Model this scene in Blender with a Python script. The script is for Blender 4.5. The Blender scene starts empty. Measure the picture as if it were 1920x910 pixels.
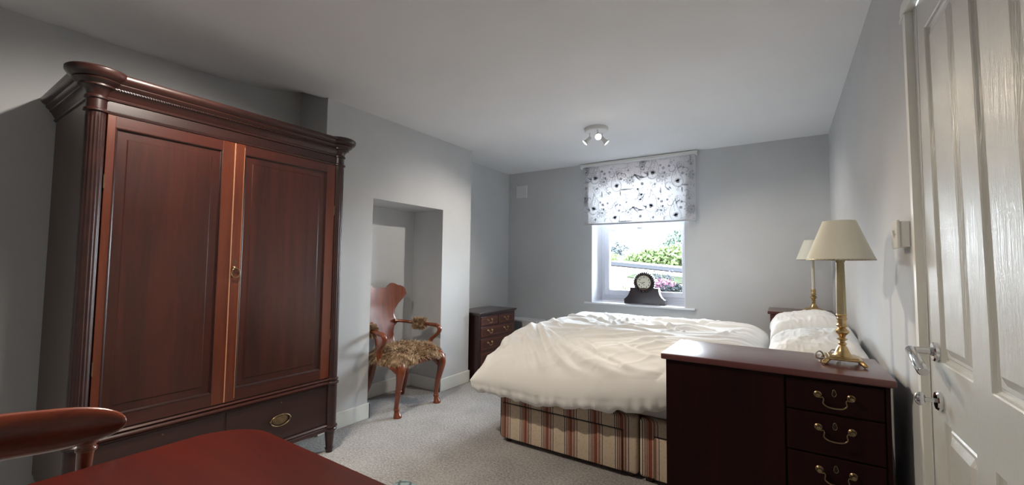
import bpy, bmesh, math, random
import numpy as np
from mathutils import Vector, Matrix, noise
PI = math.pi
sc = bpy.context.scene
COL = sc.collection

# ------------------------------------------------------------------ camera
CAM_Z = 1.215
yaw, pitch, roll = -0.57836743, 0.05172831, 0.01235681
fwd = Vector((math.sin(yaw)*math.cos(pitch), math.cos(yaw)*math.cos(pitch), math.sin(pitch)))
r0 = Vector((math.cos(yaw), -math.sin(yaw), 0)); u0 = r0.cross(fwd)
rgt = r0*math.cos(roll) + u0*math.sin(roll); upv = rgt.cross(fwd)
cam_data = bpy.data.cameras.new('camera')
cam = bpy.data.objects.new('camera', cam_data); COL.objects.link(cam)
m = Matrix.Identity(4)
for i in range(3):
    m[i][0] = rgt[i]; m[i][1] = upv[i]; m[i][2] = -fwd[i]
m[2][3] = CAM_Z
cam.matrix_world = m
cam_data.sensor_width = 36.0; cam_data.sensor_fit = 'HORIZONTAL'
cam_data.lens = 783.86/1920*36.0
cam_data.clip_start = 0.02
sc.camera = cam

# ------------------------------------------------------------------ world, light, exposure
SKY = 30.0
SPOT_W = 31.0
w = bpy.data.worlds.new('sky'); sc.world = w; w.use_nodes = True
nt = w.node_tree; nt.nodes.clear()
out = nt.nodes.new('ShaderNodeOutputWorld'); bg = nt.nodes.new('ShaderNodeBackground')
tc = nt.nodes.new('ShaderNodeTexCoord'); sp = nt.nodes.new('ShaderNodeSeparateXYZ')
rp = nt.nodes.new('ShaderNodeValToRGB')
nt.links.new(tc.outputs['Generated'], sp.inputs[0]); nt.links.new(sp.outputs['Z'], rp.inputs[0])
rp.color_ramp.elements[0].position = 0.0; rp.color_ramp.elements[0].color = (0.84, 0.94, 1.0, 1)
rp.color_ramp.elements[1].position = 0.6; rp.color_ramp.elements[1].color = (0.74, 0.87, 1.0, 1)
nt.links.new(rp.outputs[0], bg.inputs[0]); bg.inputs[1].default_value = SKY
nt.links.new(bg.outputs[0], out.inputs[0])
sc.view_settings.view_transform = 'Standard'; sc.view_settings.look = 'None'
sc.view_settings.gamma = 1.0; sc.view_settings.use_curve_mapping = False
sc.view_settings.exposure = 1.1
sc.cycles.max_bounces = 10; sc.cycles.diffuse_bounces = 7; sc.cycles.glossy_bounces = 4
sc.cycles.transmission_bounces = 8; sc.cycles.transparent_max_bounces = 12
sc.cycles.sample_clamp_indirect = 6.0; sc.cycles.use_denoising = True
sc.cycles.caustics_reflective = False; sc.cycles.caustics_refractive = False

# room dimensions (metres): x right, y towards the window wall, z up
XR = 0.343; YB = 4.586; YF = -1.15; H = 2.405
XL = -3.10; XBR = -2.757; YB0 = 1.756; YB1 = 3.423; XL2 = -3.05
NY0, NY1, NZ, NX = 2.18, 2.998, 1.73, -3.15
WX0, WX1, WZ0, WZ1 = -1.885, -0.863, 0.79, 2.325

# portal: guides daylight sampling through the window opening (emits nothing itself)
pl = bpy.data.lights.new('window_daylight_portal', 'AREA'); pl.shape = 'RECTANGLE'
pl.size = WX1-WX0; pl.size_y = WZ1-WZ0
po = bpy.data.objects.new('window_daylight_portal', pl); COL.objects.link(po)
po.location = ((WX0+WX1)/2, 4.98, (WZ0+WZ1)/2); po.rotation_euler = (PI/2, 0, PI)
po.rotation_euler = (-PI/2, 0, 0)
pl.cycles.is_portal = True

# ------------------------------------------------------------------ helpers
ORG = {}
def thing(name, label, cat, loc=(0,0,0), group=None):
    o = bpy.data.objects.new(name, None); COL.objects.link(o)
    o.empty_display_size = 0.1
    o.location = loc; o['label'] = label; o['category'] = cat
    if group: o['group'] = group
    ORG[o.name] = Vector(loc)
    return o
def tag(o, label, cat, group=None):
    o['label'] = label; o['category'] = cat
    if group: o['group'] = group
    return o
def obj(name, bm, m, parent=None, smooth=None, label=None, origin=None):
    """link a bmesh (built in world coordinates) as one object; smooth = angle in degrees"""
    me = bpy.data.meshes.new(name)
    org = ORG[parent.name] if parent else (Vector(origin) if origin else Vector((0,0,0)))
    if isinstance(bm, tuple):
        vs, fs = bm
        me.from_pydata([Vector(v)-org for v in vs], [], fs)
    else:
        bmesh.ops.recalc_face_normals(bm, faces=bm.faces)
        bmesh.ops.translate(bm, verts=bm.verts, vec=-org)
        bm.to_mesh(me); bm.free()
    if isinstance(m, (list, tuple)):
        for k in m: me.materials.append(k)
    else: me.materials.append(m)
    o = bpy.data.objects.new(name, me); COL.objects.link(o)
    if parent: o.parent = parent
    elif origin: o.location = org
    ORG[o.name] = org
    if smooth:
        if smooth >= 180:
            me.polygons.foreach_set('use_smooth', [True]*len(me.polygons))
        else:
            me.polygons.foreach_set('use_smooth', [True]*len(me.polygons))
            me.set_sharp_from_angle(angle=math.radians(smooth))
    if label: o['label'] = label
    return o
def struct(name, bm, m, parent=None, smooth=None, origin=None):
    o = obj(name, bm, m, parent, smooth, origin=origin)
    if not parent: o['kind'] = 'structure'
    return o
def B(): return bmesh.new()
def box(bm, x0, x1, y0, y1, z0, z1, bev=0, seg=2, mi=0, xf=None):
    vs = [bm.verts.new((x, y, z)) for x in (x0, x1) for y in (y0, y1) for z in (z0, z1)]
    q = [(0,1,3,2),(4,6,7,5),(0,4,5,1),(2,3,7,6),(0,2,6,4),(1,5,7,3)]
    fs = [bm.faces.new([vs[i] for i in f]) for f in q]
    for f in fs: f.material_index = mi
    if xf is not None: bmesh.ops.transform(bm, matrix=xf, verts=vs)
    if bev > 0:
        es = list({e for f in fs for e in f.edges})
        bmesh.ops.bevel(bm, geom=es, offset=bev, segments=seg, profile=0.5, affect='EDGES')
    return bm
def lathe(bm, prof, center, n=32, axis='Z', cap=True, ang0=0, xf=None):
    """prof: list of (r, h)"""
    cx, cy, cz = center; rings = []
    for r, h in prof:
        ring = []
        for k in range(n):
            a = ang0 + 2*PI*k/n
            c, s = r*math.cos(a), r*math.sin(a)
            p = {'Z': (cx+c, cy+s, cz+h), 'X': (cx+h, cy+c, cz+s), 'Y': (cx+c, cy+h, cz+s)}[axis]
            if xf is not None: p = xf @ Vector(p)
            ring.append(bm.verts.new(p))
        rings.append(ring)
    for a, b in zip(rings, rings[1:]):
        for k in range(n):
            bm.faces.new((a[k], a[(k+1)%n], b[(k+1)%n], b[k]))
    if cap:
        bm.faces.new(rings[0]); bm.faces.new(rings[-1])
    return bm
def catmull(pts, n=6):
    P = [Vector(p) for p in pts]; out = []
    for i in range(len(P)-1):
        p0 = P[max(i-1,0)]; p1 = P[i]; p2 = P[i+1]; p3 = P[min(i+2, len(P)-1)]
        for k in range(n):
            t = k/n
            out.append(0.5*((2*p1)+(p2-p0)*t+(2*p0-5*p1+4*p2-p3)*t*t+(3*p1-p0-3*p2+p3)*t**3))
    out.append(P[-1]); return out
def tube(bm, pts, rad, n=12, cap=True, sy=1.0, up=Vector((0,0,1))):
    """pts: list of points; rad float or list; elliptical with sy along the second axis"""
    P = [Vector(p) for p in pts]; k = len(P)
    if not hasattr(rad, '__len__'): rad = [rad]*k
    rings = []; prev = None
    for i in range(k):
        t = (P[min(i+1,k-1)]-P[max(i-1,0)]).normalized()
        if prev is None:
            a = up.cross(t)
            if a.length < 1e-3: a = Vector((1,0,0)).cross(t)
            a.normalize()
        else:
            a = prev - t*prev.dot(t); a.normalize()
        b = t.cross(a); prev = a
        rings.append([bm.verts.new(P[i]+a*(rad[i]*math.cos(2*PI*j/n))+b*(rad[i]*sy*math.sin(2*PI*j/n))) for j in range(n)])
    for a, b in zip(rings, rings[1:]):
        for j in range(n): bm.faces.new((a[j], a[(j+1)%n], b[(j+1)%n], b[j]))
    if cap: bm.faces.new(rings[0]); bm.faces.new(rings[-1])
    return bm
def ctube(bm, pts, rads, n=12, sub=6, sy=1.0, up=Vector((0,0,1))):
    """smooth tube; pts with one radius each"""
    c = catmull(pts, sub)
    r = catmull([(q, 0, 0) for q in rads], sub)
    return tube(bm, c, [max(x[0], 1e-4) for x in r], n, True, sy, up)
def prism(bm, poly, h0, h1, plane='XZ', bev=0, seg=2):
    """poly: list of 2-D points; extruded along the third axis from h0 to h1"""
    f = {'XZ': lambda a,b,h: (a,h,b), 'YZ': lambda a,b,h: (h,a,b), 'XY': lambda a,b,h: (a,b,h)}[plane]
    A = [bm.verts.new(f(a,b,h0)) for a,b in poly]; Bv = [bm.verts.new(f(a,b,h1)) for a,b in poly]
    n = len(poly)
    fa = bm.faces.new(A); fb = bm.faces.new(Bv)
    for i in range(n): bm.faces.new((A[i], A[(i+1)%n], Bv[(i+1)%n], Bv[i]))
    if bev > 0:
        es = list(set(fa.edges) | set(fb.edges))
        bmesh.ops.bevel(bm, geom=es, offset=bev, segments=seg, profile=0.5, affect='EDGES')
    return bm
def grid(bm, nu, nv, fn, mi=0):
    vs = [[bm.verts.new(fn(i/(nu-1), j/(nv-1))) for j in range(nv)] for i in range(nu)]
    for i in range(nu-1):
        for j in range(nv-1):
            bm.faces.new((vs[i][j], vs[i+1][j], vs[i+1][j+1], vs[i][j+1])).material_index = mi
    return bm
def sphere(bm, c, r, s=(1,1,1), n=12, rot=None):
    g = bmesh.ops.create_uvsphere(bm, u_segments=n, v_segments=max(6, n*2//3), radius=r)
    m = Matrix.Translation(c)
    if rot is not None: m = m @ rot.to_4x4()
    m = m @ Matrix.Diagonal((*s, 1))
    bmesh.ops.transform(bm, matrix=m, verts=g['verts'])
    return bm
def sstep(t):
    t = min(max(t, 0), 1); return t*t*(3-2*t)

# ------------------------------------------------------------------ materials
def mat(name): 
    m = bpy.data.materials.new(name); m.use_nodes = True
    return m, m.node_tree, m.node_tree.nodes['Principled BSDF']
def N(nt, t, **kw):
    n = nt.nodes.new(t)
    for k, v in kw.items(): setattr(n, k, v)
    return n
def coords(nt, scale=(1,1,1), kind='Object'):
    tc = N(nt, 'ShaderNodeTexCoord'); mp = N(nt, 'ShaderNodeMapping')
    mp.inputs['Scale'].default_value = scale
    nt.links.new(tc.outputs[kind], mp.inputs[0]); return mp.outputs[0]
def noise_n(nt, vec, scale, detail=4, rough=0.5, dist=0):
    n = N(nt, 'ShaderNodeTexNoise'); n.inputs['Scale'].default_value = scale
    n.inputs['Detail'].default_value = detail; n.inputs['Roughness'].default_value = rough
    n.inputs['Distortion'].default_value = dist
    nt.links.new(vec, n.inputs['Vector']); return n.outputs['Fac']
def ramp(nt, fac, stops):
    r = N(nt, 'ShaderNodeValToRGB'); e = r.color_ramp.elements
    while len(e) < len(stops): e.new(0.5)
    for k, (p, c) in enumerate(stops):
        e[k].position = p; e[k].color = (*c, 1) if len(c) == 3 else c
    nt.links.new(fac, r.inputs[0]); return r.outputs[0]
def bump(nt, p, h, strength=0.3, dist=0.002):
    b = N(nt, 'ShaderNodeBump'); b.inputs['Strength'].default_value = strength
    b.inputs['Distance'].default_value = dist
    nt.links.new(h, b.inputs['Height']); nt.links.new(b.outputs[0], p.inputs['Normal'])
def plain(name, col, rough=0.5, metal=0, spec=0.5, bumps=None, coat=0, sheen=0, var=0, vscale=8):
    m, nt, p = mat(name)
    p.inputs['Base Color'].default_value = (*col, 1); p.inputs['Roughness'].default_value = rough
    p.inputs['Metallic'].default_value = metal; p.inputs['Specular IOR Level'].default_value = spec
    p.inputs['Coat Weight'].default_value = coat
    p.inputs['Sheen Weight'].default_value = sheen
    v = coords(nt)
    if var:
        n = noise_n(nt, v, vscale, 3)
        c = ramp(nt, n, [(0.3, tuple(x*(1-var) for x in col)), (0.7, tuple(min(x*(1+var), 1) for x in col))])
        nt.links.new(c, p.inputs['Base Color'])
    if bumps:
        h = noise_n(nt, v, bumps[0], 3); bump(nt, p, h, bumps[1], bumps[2])
    return m
def wood(name, dark, light, axis='Z', rough=0.3, coat=0.3, scale=1.0, contrast=(0.3, 0.7), coat_rough=0.12):
    m, nt, p = mat(name)
    s = {'X': (0.7, 9, 9), 'Y': (9, 0.7, 9), 'Z': (9, 9, 0.7)}[axis]
    v = coords(nt, tuple(q*scale for q in s))
    n1 = noise_n(nt, v, 1.6, 6, 0.6, 0.6); n2 = noise_n(nt, v, 14, 3, 0.6)
    mx = N(nt, 'ShaderNodeMath', operation='MULTIPLY_ADD'); mx.inputs[1].default_value = 0.35
    nt.links.new(n2, mx.inputs[0]); nt.links.new(n1, mx.inputs[2])
    c = ramp(nt, mx.outputs[0], [(contrast[0]+0.15, dark), (contrast[1]+0.2, light)])
    nt.links.new(c, p.inputs['Base Color'])
    p.inputs['Roughness'].default_value = rough; p.inputs['Coat Weight'].default_value = coat
    p.inputs['Coat Roughness'].default_value = coat_rough
    bump(nt, p, n2, 0.08, 0.001)
    return m

M = {}
M['wall'] = plain('wall_paint', (0.56, 0.57, 0.58), 0.85, spec=0.25, bumps=(220, 0.12, 0.001), var=0.03, vscale=3)
M['ceil'] = plain('ceiling_paint', (0.82, 0.825, 0.835), 0.9, spec=0.2, bumps=(160, 0.1, 0.001), var=0.02, vscale=2)
M['trim'] = plain('cream_gloss_paint', (0.74, 0.75, 0.71), 0.35, var=0.02)
M['reveal'] = plain('white_reveal_paint', (0.78, 0.79, 0.82), 0.6)
M['upvc'] = plain('white_window_plastic', (0.72, 0.74, 0.80), 0.3, var=0.01)
M['whitep'] = plain('white_plastic', (0.74, 0.74, 0.73), 0.35)
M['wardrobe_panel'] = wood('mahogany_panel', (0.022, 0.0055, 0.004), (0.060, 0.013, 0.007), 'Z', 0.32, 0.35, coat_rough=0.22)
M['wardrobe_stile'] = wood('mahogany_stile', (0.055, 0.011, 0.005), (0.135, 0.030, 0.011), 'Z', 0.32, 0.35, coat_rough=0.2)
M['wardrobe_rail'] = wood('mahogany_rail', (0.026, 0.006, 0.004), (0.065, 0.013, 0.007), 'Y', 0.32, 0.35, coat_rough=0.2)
M['wardrobe_dark'] = wood('mahogany_dark', (0.014, 0.004, 0.0035), (0.034, 0.009, 0.006), 'Y', 0.36, 0.25, coat_rough=0.2)
M['wardrobe_side'] = wood('mahogany_side_shade', (0.040, 0.022, 0.016), (0.070, 0.036, 0.024), 'Z', 0.4, 0.2)  # same mahogany; the grey cast of the light is put into the side's colour
M['table'] = wood('red_table_top', (0.030, 0.0030, 0.0018), (0.072, 0.0062, 0.0028), 'X', 0.30, 0.06, scale=0.5, coat_rough=0.12)
M['table'].node_tree.nodes['Principled BSDF'].inputs['Specular IOR Level'].default_value = 0.3
M['rail'] = wood('red_chair_rail', (0.085, 0.013, 0.006), (0.21, 0.042, 0.014), 'Y', 0.28, 0.6, coat_rough=0.12)
M['walnut'] = wood('walnut_chair', (0.085, 0.015, 0.004), (0.25, 0.055, 0.014), 'Z', 0.28, 0.6, coat_rough=0.1, scale=1.5)
M['dresser'] = wood('dresser_mahogany_shaded', (0.009, 0.002, 0.0025), (0.019, 0.004, 0.0045), 'Z', 0.45, 0.0)  # chest front darkened in its colour, standing in for light that misses it
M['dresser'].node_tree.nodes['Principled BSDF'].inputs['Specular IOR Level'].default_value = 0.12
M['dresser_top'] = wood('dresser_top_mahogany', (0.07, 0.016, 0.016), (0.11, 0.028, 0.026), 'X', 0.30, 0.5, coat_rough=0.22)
M['chest'] = wood('yew_chest', (0.045, 0.010, 0.008), (0.11, 0.026, 0.016), 'Y', 0.3, 0.4, scale=1.5)
M['chest_dark'] = wood('chest_carcass', (0.020, 0.006, 0.007), (0.040, 0.011, 0.012), 'Z', 0.3, 0.4)
M['chest_top'] = wood('chest_top', (0.030, 0.018, 0.022), (0.055, 0.030, 0.034), 'Y', 0.28, 0.5)
M['inlay'] = plain('pale_inlay_line', (0.30, 0.14, 0.08), 0.4)
M['edge_light'] = plain('pale_wood_edge', (0.42, 0.20, 0.11), 0.35)  # paler wood tone for the astragal strips
M['black'] = plain('dark_void', (0.012, 0.010, 0.010), 0.6)
M['brass'] = plain('brass', (0.56, 0.40, 0.20), 0.28, 1.0, var=0.15, vscale=30)
M['brass_old'] = plain('aged_brass', (0.26, 0.19, 0.11), 0.36, 1.0, var=0.25, vscale=40)
M['brass_stem'] = plain('pale_brass_stem', (0.42, 0.36, 0.22), 0.40, 0.85, var=0.08, vscale=20)
M['candle'] = plain('cream_candle_tube', (0.62, 0.58, 0.48), 0.5)
M['chrome'] = plain('chrome', (0.72, 0.72, 0.74), 0.08, 1.0)
M['clock_wood'] = wood('clock_ebonised_wood', (0.012, 0.007, 0.009), (0.035, 0.018, 0.022), 'X', 0.3, 0.4)
M['dial'] = plain('cream_dial', (0.85, 0.81, 0.68), 0.45)
M['ink'] = plain('black_ink', (0.02, 0.018, 0.02), 0.5)
M['cotton'] = plain('white_cotton', (0.82, 0.82, 0.815), 0.85, spec=0.15, sheen=0.15, bumps=(900, 0.08, 0.0005))
M['sheet'] = plain('grey_sheet', (0.55, 0.54, 0.52), 0.9, spec=0.1)
M['cord'] = plain('white_cord', (0.7, 0.69, 0.66), 0.4)

def mat_carpet():
    m, nt, p = mat('grey_carpet'); v = coords(nt)
    a = noise_n(nt, v, 75, 3, 0.75); b = noise_n(nt, v, 260, 2, 0.6); c = noise_n(nt, v, 4, 3)
    s = N(nt, 'ShaderNodeMath', operation='ADD'); nt.links.new(a, s.inputs[0]); nt.links.new(b, s.inputs[1])
    s2 = N(nt, 'ShaderNodeMath', operation='MULTIPLY_ADD'); s2.inputs[1].default_value = 0.25
    nt.links.new(c, s2.inputs[0]); nt.links.new(s.outputs[0], s2.inputs[2])
    col = ramp(nt, s2.outputs[0], [(0.88, (0.17, 0.165, 0.165)), (1.10, (0.35, 0.34, 0.335)), (1.38, (0.56, 0.55, 0.545))])
    col.node.color_ramp.elements[0].position = 0.47
    col.node.color_ramp.elements[1].position = 0.585
    col.node.color_ramp.elements[2].position = 0.70
    d = N(nt, 'ShaderNodeMath', operation='DIVIDE'); d.inputs[1].default_value = 1.9
    nt.links.new(s2.outputs[0], d.inputs[0]); nt.links.new(d.outputs[0], col.node.inputs[0])
    nt.links.new(col, p.inputs['Base Color']); p.inputs['Roughness'].default_value = 1.0
    p.inputs['Specular IOR Level'].default_value = 0.05; p.inputs['Sheen Weight'].default_value = 0.2
    bump(nt, p, s.outputs[0], 0.8, 0.006); return m
M['carpet'] = mat_carpet()

def mat_door():
    m, nt, p = mat('grained_white_door')
    v = coords(nt, (8, 60, 1.6)); a = noise_n(nt, v, 3, 5, 0.65, 1.2)
    v2 = coords(nt, (8, 90, 6)); b = noise_n(nt, v2, 3, 3, 0.6)
    s = N(nt, 'ShaderNodeMath', operation='ADD'); nt.links.new(a, s.inputs[0]); nt.links.new(b, s.inputs[1])
    p.inputs['Base Color'].default_value = (0.54, 0.55, 0.53, 1); p.inputs['Roughness'].default_value = 0.24
    p.inputs['Specular IOR Level'].default_value = 0.6
    bump(nt, p, s.outputs[0], 0.35, 0.003); return m
M['door'] = mat_door()

def mat_translucent(name, col, trans, rough=0.9):
    m, nt, p = mat(name)
    p.inputs['Base Color'].default_value = (*col, 1); p.inputs['Roughness'].default_value = rough
    p.inputs['Specular IOR Level'].default_value = 0.1
    t = N(nt, 'ShaderNodeBsdfTranslucent'); t.inputs[0].default_value = (*trans, 1)
    a = N(nt, 'ShaderNodeAddShader'); o = nt.nodes['Material Output']
    nt.links.new(p.outputs[0], a.inputs[0]); nt.links.new(t.outputs[0], a.inputs[1]); nt.links.new(a.outputs[0], o.inputs[0])
    return m
M['blind'] = mat_translucent('blind_voile', (0.50, 0.50, 0.52), (0.120, 0.120, 0.122))
M['print'] = mat_translucent('grey_printed_ink', (0.28, 0.29, 0.31), (0.145, 0.145, 0.155))
M['shade'] = mat_translucent('cream_lampshade', (0.64, 0.63, 0.56), (0.16, 0.155, 0.13))

def mat_glass():
    m, nt, p = mat('window_glass'); nt.nodes.remove(p)
    t = N(nt, 'ShaderNodeBsdfTransparent'); g = N(nt, 'ShaderNodeBsdfGlossy'); g.inputs['Roughness'].default_value = 0.02
    f = N(nt, 'ShaderNodeFresnel'); f.inputs[0].default_value = 1.45
    x = N(nt, 'ShaderNodeMixShader'); nt.links.new(f.outputs[0], x.inputs[0])
    nt.links.new(t.outputs[0], x.inputs[1]); nt.links.new(g.outputs[0], x.inputs[2])
    nt.links.new(x.outputs[0], nt.nodes['Material Output'].inputs[0]); return m
M['glass'] = mat_glass()

def emit(name, col, s):
    m, nt, p = mat(name); p.inputs['Base Color'].default_value = (0.8, 0.8, 0.8, 1)
    p.inputs['Emission Color'].default_value = (*col, 1); p.inputs['Emission Strength'].default_value = s; return m
M['bulb'] = emit('lit_bulb', (1.0, 0.86, 0.60), 14)
M['bulb_cool'] = emit('lit_bulb_face', (1.0, 0.95, 0.85), 10)

def mat_stripe():
    """woven stripe ticking, running vertically, varying along x (object space, metres)"""
    m, nt, p = mat('striped_divan_ticking')
    tc = N(nt, 'ShaderNodeTexCoord'); sp = N(nt, 'ShaderNodeSeparateXYZ'); nt.links.new(tc.outputs['Object'], sp.inputs[0])
    ad = N(nt, 'ShaderNodeMath', operation='ADD'); nt.links.new(sp.outputs['X'], ad.inputs[0]); nt.links.new(sp.outputs['Y'], ad.inputs[1])
    md = N(nt, 'ShaderNodeMath', operation='DIVIDE'); md.inputs[1].default_value = 0.163; nt.links.new(ad.outputs[0], md.inputs[0])
    fr = N(nt, 'ShaderNodeMath', operation='FRACT'); nt.links.new(md.outputs[0], fr.inputs[0])
    cream = (0.62, 0.53, 0.44); gold = (0.58, 0.48, 0.37); red = (0.26, 0.075, 0.05); pink = (0.42, 0.27, 0.21); dk = (0.05, 0.028, 0.028)
    c1 = ramp(nt, fr.outputs[0], [(0.0, cream)])
    r = c1.node.color_ramp; r.interpolation = 'CONSTANT'
    st = [(0.0, gold), (0.38, cream), (0.42, dk), (0.445, cream), (0.50, dk), (0.52, pink), (0.58, dk), (0.60, pink),
          (0.64, dk), (0.655, red), (0.73, dk), (0.745, pink), (0.82, dk), (0.84, pink), (0.90, cream), (0.93, dk), (0.955, cream)]
    for q in st[1:]: r.elements.new(q[0])
    for e, (pp, cc) in zip(r.elements, st): e.position = pp; e.color = (*cc, 1)
    # ladder rungs between the pairs of fine dark lines, and small woven motifs
    wv = N(nt, 'ShaderNodeMath', operation='MULTIPLY'); wv.inputs[1].default_value = 1/0.0085; nt.links.new(sp.outputs['Z'], wv.inputs[0])
    fz = N(nt, 'ShaderNodeMath', operation='FRACT'); nt.links.new(wv.outputs[0], fz.inputs[0])
    gz = N(nt, 'ShaderNodeMath', operation='GREATER_THAN'); gz.inputs[1].default_value = 0.62; nt.links.new(fz.outputs[0], gz.inputs[0])
    lad = ramp(nt, fr.outputs[0], [(0, (0,0,0))]); lr = lad.node.color_ramp; lr.interpolation = 'CONSTANT'
    ls = [(0, 0), (0.42, 1), (0.465, 0), (0.93, 1), (0.975, 0)]
    for q in ls[1:]: lr.elements.new(q[0])
    for e, (pp, cc) in zip(lr.elements, ls): e.position = pp; e.color = (cc, cc, cc, 1)
    ml = N(nt, 'ShaderNodeMath', operation='MULTIPLY'); nt.links.new(gz.outputs[0], ml.inputs[0]); nt.links.new(lad, ml.inputs[1])
    mx = N(nt, 'ShaderNodeMix', data_type='RGBA'); nt.links.new(ml.outputs[0], mx.inputs[0]); nt.links.new(c1, mx.inputs[6]); mx.inputs[7].default_value = (*dk, 1)
    v = coords(nt); vo = N(nt, 'ShaderNodeTexVoronoi'); vo.inputs['Scale'].default_value = 55; nt.links.new(v, vo.inputs['Vector'])
    vr = ramp(nt, vo.outputs['Distance'], [(0.1, (0.82, 0.72, 0.60)), (0.45, (1, 1, 1))])
    m2 = N(nt, 'ShaderNodeMix', data_type='RGBA', blend_type='MULTIPLY'); m2.inputs[0].default_value = 0.6
    nt.links.new(mx.outputs[2], m2.inputs[6]); nt.links.new(vr, m2.inputs[7])
    nt.links.new(m2.outputs[2], p.inputs['Base Color']); p.inputs['Roughness'].default_value = 0.8
    p.inputs['Specular IOR Level'].default_value = 0.2
    h = noise_n(nt, v, 500, 2); bump(nt, p, h, 0.2, 0.001); return m
M['stripe'] = mat_stripe()

def mat_plaid():
    m, nt, p = mat('teal_plaid_fabric')
    tc = N(nt, 'ShaderNodeTexCoord'); sp = N(nt, 'ShaderNodeSeparateXYZ')
    mp = N(nt, 'ShaderNodeMapping'); mp.inputs['Rotation'].default_value = (0, 0, 0.9)
    nt.links.new(tc.outputs['Object'], mp.inputs[0]); nt.links.new(mp.outputs[0], sp.inputs[0])
    outs = []
    for ax in ('X', 'Y'):
        d = N(nt, 'ShaderNodeMath', operation='MULTIPLY'); d.inputs[1].default_value = 26; nt.links.new(sp.outputs[ax], d.inputs[0])
        f = N(nt, 'ShaderNodeMath', operation='FRACT'); nt.links.new(d.outputs[0], f.inputs[0])
        g = N(nt, 'ShaderNodeMath', operation='LESS_THAN'); g.inputs[1].default_value = 0.22; nt.links.new(f.outputs[0], g.inputs[0]); outs.append(g)
    mxm = N(nt, 'ShaderNodeMath', operation='MAXIMUM'); nt.links.new(outs[0].outputs[0], mxm.inputs[0]); nt.links.new(outs[1].outputs[0], mxm.inputs[1])
    c = ramp(nt, mxm.outputs[0], [(0, (0.19, 0.25, 0.26)), (1, (0.045, 0.075, 0.085))])
    n = noise_n(nt, coords(nt), 160, 3); 
    m2 = N(nt, 'ShaderNodeMix', data_type='RGBA', blend_type='MULTIPLY'); m2.inputs[0].default_value = 0.5
    nt.links.new(c, m2.inputs[6]); nt.links.new(n, m2.inputs[7])
    nt.links.new(m2.outputs[2], p.inputs['Base Color']); p.inputs['Roughness'].default_value = 0.9
    bump(nt, p, n, 0.4, 0.002); return m
M['plaid'] = mat_plaid()
def mat_fur():
    m, nt, p = mat('brown_sheepskin_fur')
    n = noise_n(nt, coords(nt), 30, 4, 0.7)
    c = ramp(nt, n, [(0.32, (0.12, 0.070, 0.040)), (0.5, (0.38, 0.25, 0.15)), (0.66, (0.70, 0.54, 0.37))])
    nt.links.new(c, p.inputs['Base Color']); p.inputs['Roughness'].default_value = 0.6
    p.inputs['Specular IOR Level'].default_value = 0.3; return m
M['fur'] = mat_fur()

# ================================================================== THE ROOM
# floor
bm = B(); box(bm, -3.4, XR+0.15, YF-0.1, YB+0.2, -0.10, 0.0); struct('floor', bm, M['carpet'])
# ceiling: old plaster that lifts a little towards the alcove corner beside the chimney breast
def ceil_z(x, y):
    k = sstep((XBR - x)/0.33); d = max(YB0+0.0-y, 0)
    return H + 0.115*k*math.exp(-d/0.30)*(1 if y <= YB0+0.005 else 0)
bm = B()
xs = list(np.linspace(-3.16, XBR, 12)) + [-2.0, -1.0, 0.0, XR+0.1]
ys = list(np.linspace(YF-0.1, 0.3, 4)) + list(np.linspace(0.4, YB0, 20)) + [YB0+0.02, 3.0, YB+0.2]
vs = [[bm.verts.new((x, y, ceil_z(x, y))) for y in ys] for x in xs]
for i in range(len(xs)-1):
    for j in range(len(ys)-1): bm.faces.new((vs[i][j], vs[i][j+1], vs[i+1][j+1], vs[i+1][j]))
struct('ceiling', bm, M['ceil'], smooth=35)
bm = B(); box(bm, -3.5, XR+0.3, YF-0.2, YB+0.5, 2.70, 2.78); struct('trim_9', bm, M['ceil'])
T = 2.68
# left wall: the near alcove behind the wardrobe, and the far alcove behind the small chest
bm = B(); box(bm, XL-0.12, XL, YF-0.1, YB0+0.3, -0.05, T); box(bm, XL2-0.17, XL2, YB1-0.3, YB+0.05, -0.05, T)
struct('wall_left', bm, M['wall'])
# chimney breast with the fireplace recess
bm = B()
box(bm, NX-0.2, XBR, YB0, NY0, -0.05, T); box(bm, NX-0.2, XBR, NY1, YB1, -0.05, T)
box(bm, NX-0.2, XBR, NY0, NY1, NZ, T); box(bm, NX-0.2, NX, NY0, NY1, -0.05, NZ)
struct('wall_chimney_breast', bm, M['wall'])
# window wall with the opening
bm = B()
YO = YB+0.42
box(bm, XL2-0.1, WX0, YB, YO, -0.05, T); box(bm, WX1, XR+0.1, YB, YO, -0.05, T)
box(bm, WX0, WX1, YB, YO, -0.05, WZ0-0.02); box(bm, WX0, WX1, YB, YO, WZ1, T)
struct('wall_back', bm, M['wall'])
# white lining of the window reveal
bm = B(); th = 0.006
box(bm, WX0, WX0+th, YB+0.001, YO-0.05, WZ0, WZ1); box(bm, WX1-th, WX1, YB+0.001, YO-0.05, WZ0, WZ1)
box(bm, WX0, WX1, YB+0.001, YO-0.05, WZ1-th, WZ1)
struct('trim_3', bm, M['reveal'])
# right wall with the doorway
DY0, DY1, DZ = 0.905, 1.676, 2.01
bm = B()
box(bm, XR, XR+0.12, DY1, YB+0.1, -0.05, T); box(bm, XR, XR+0.12, YF-0.1, DY0, -0.05, T)
box(bm, XR, XR+0.12, DY0, DY1, DZ+0.02, T)
struct('wall_right', bm, M['wall'])
bm = B(); box(bm, XL-0.1, XR+0.1, YF-0.12, YF, -0.05, T); struct('wall_front', bm, M['wall'])

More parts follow.
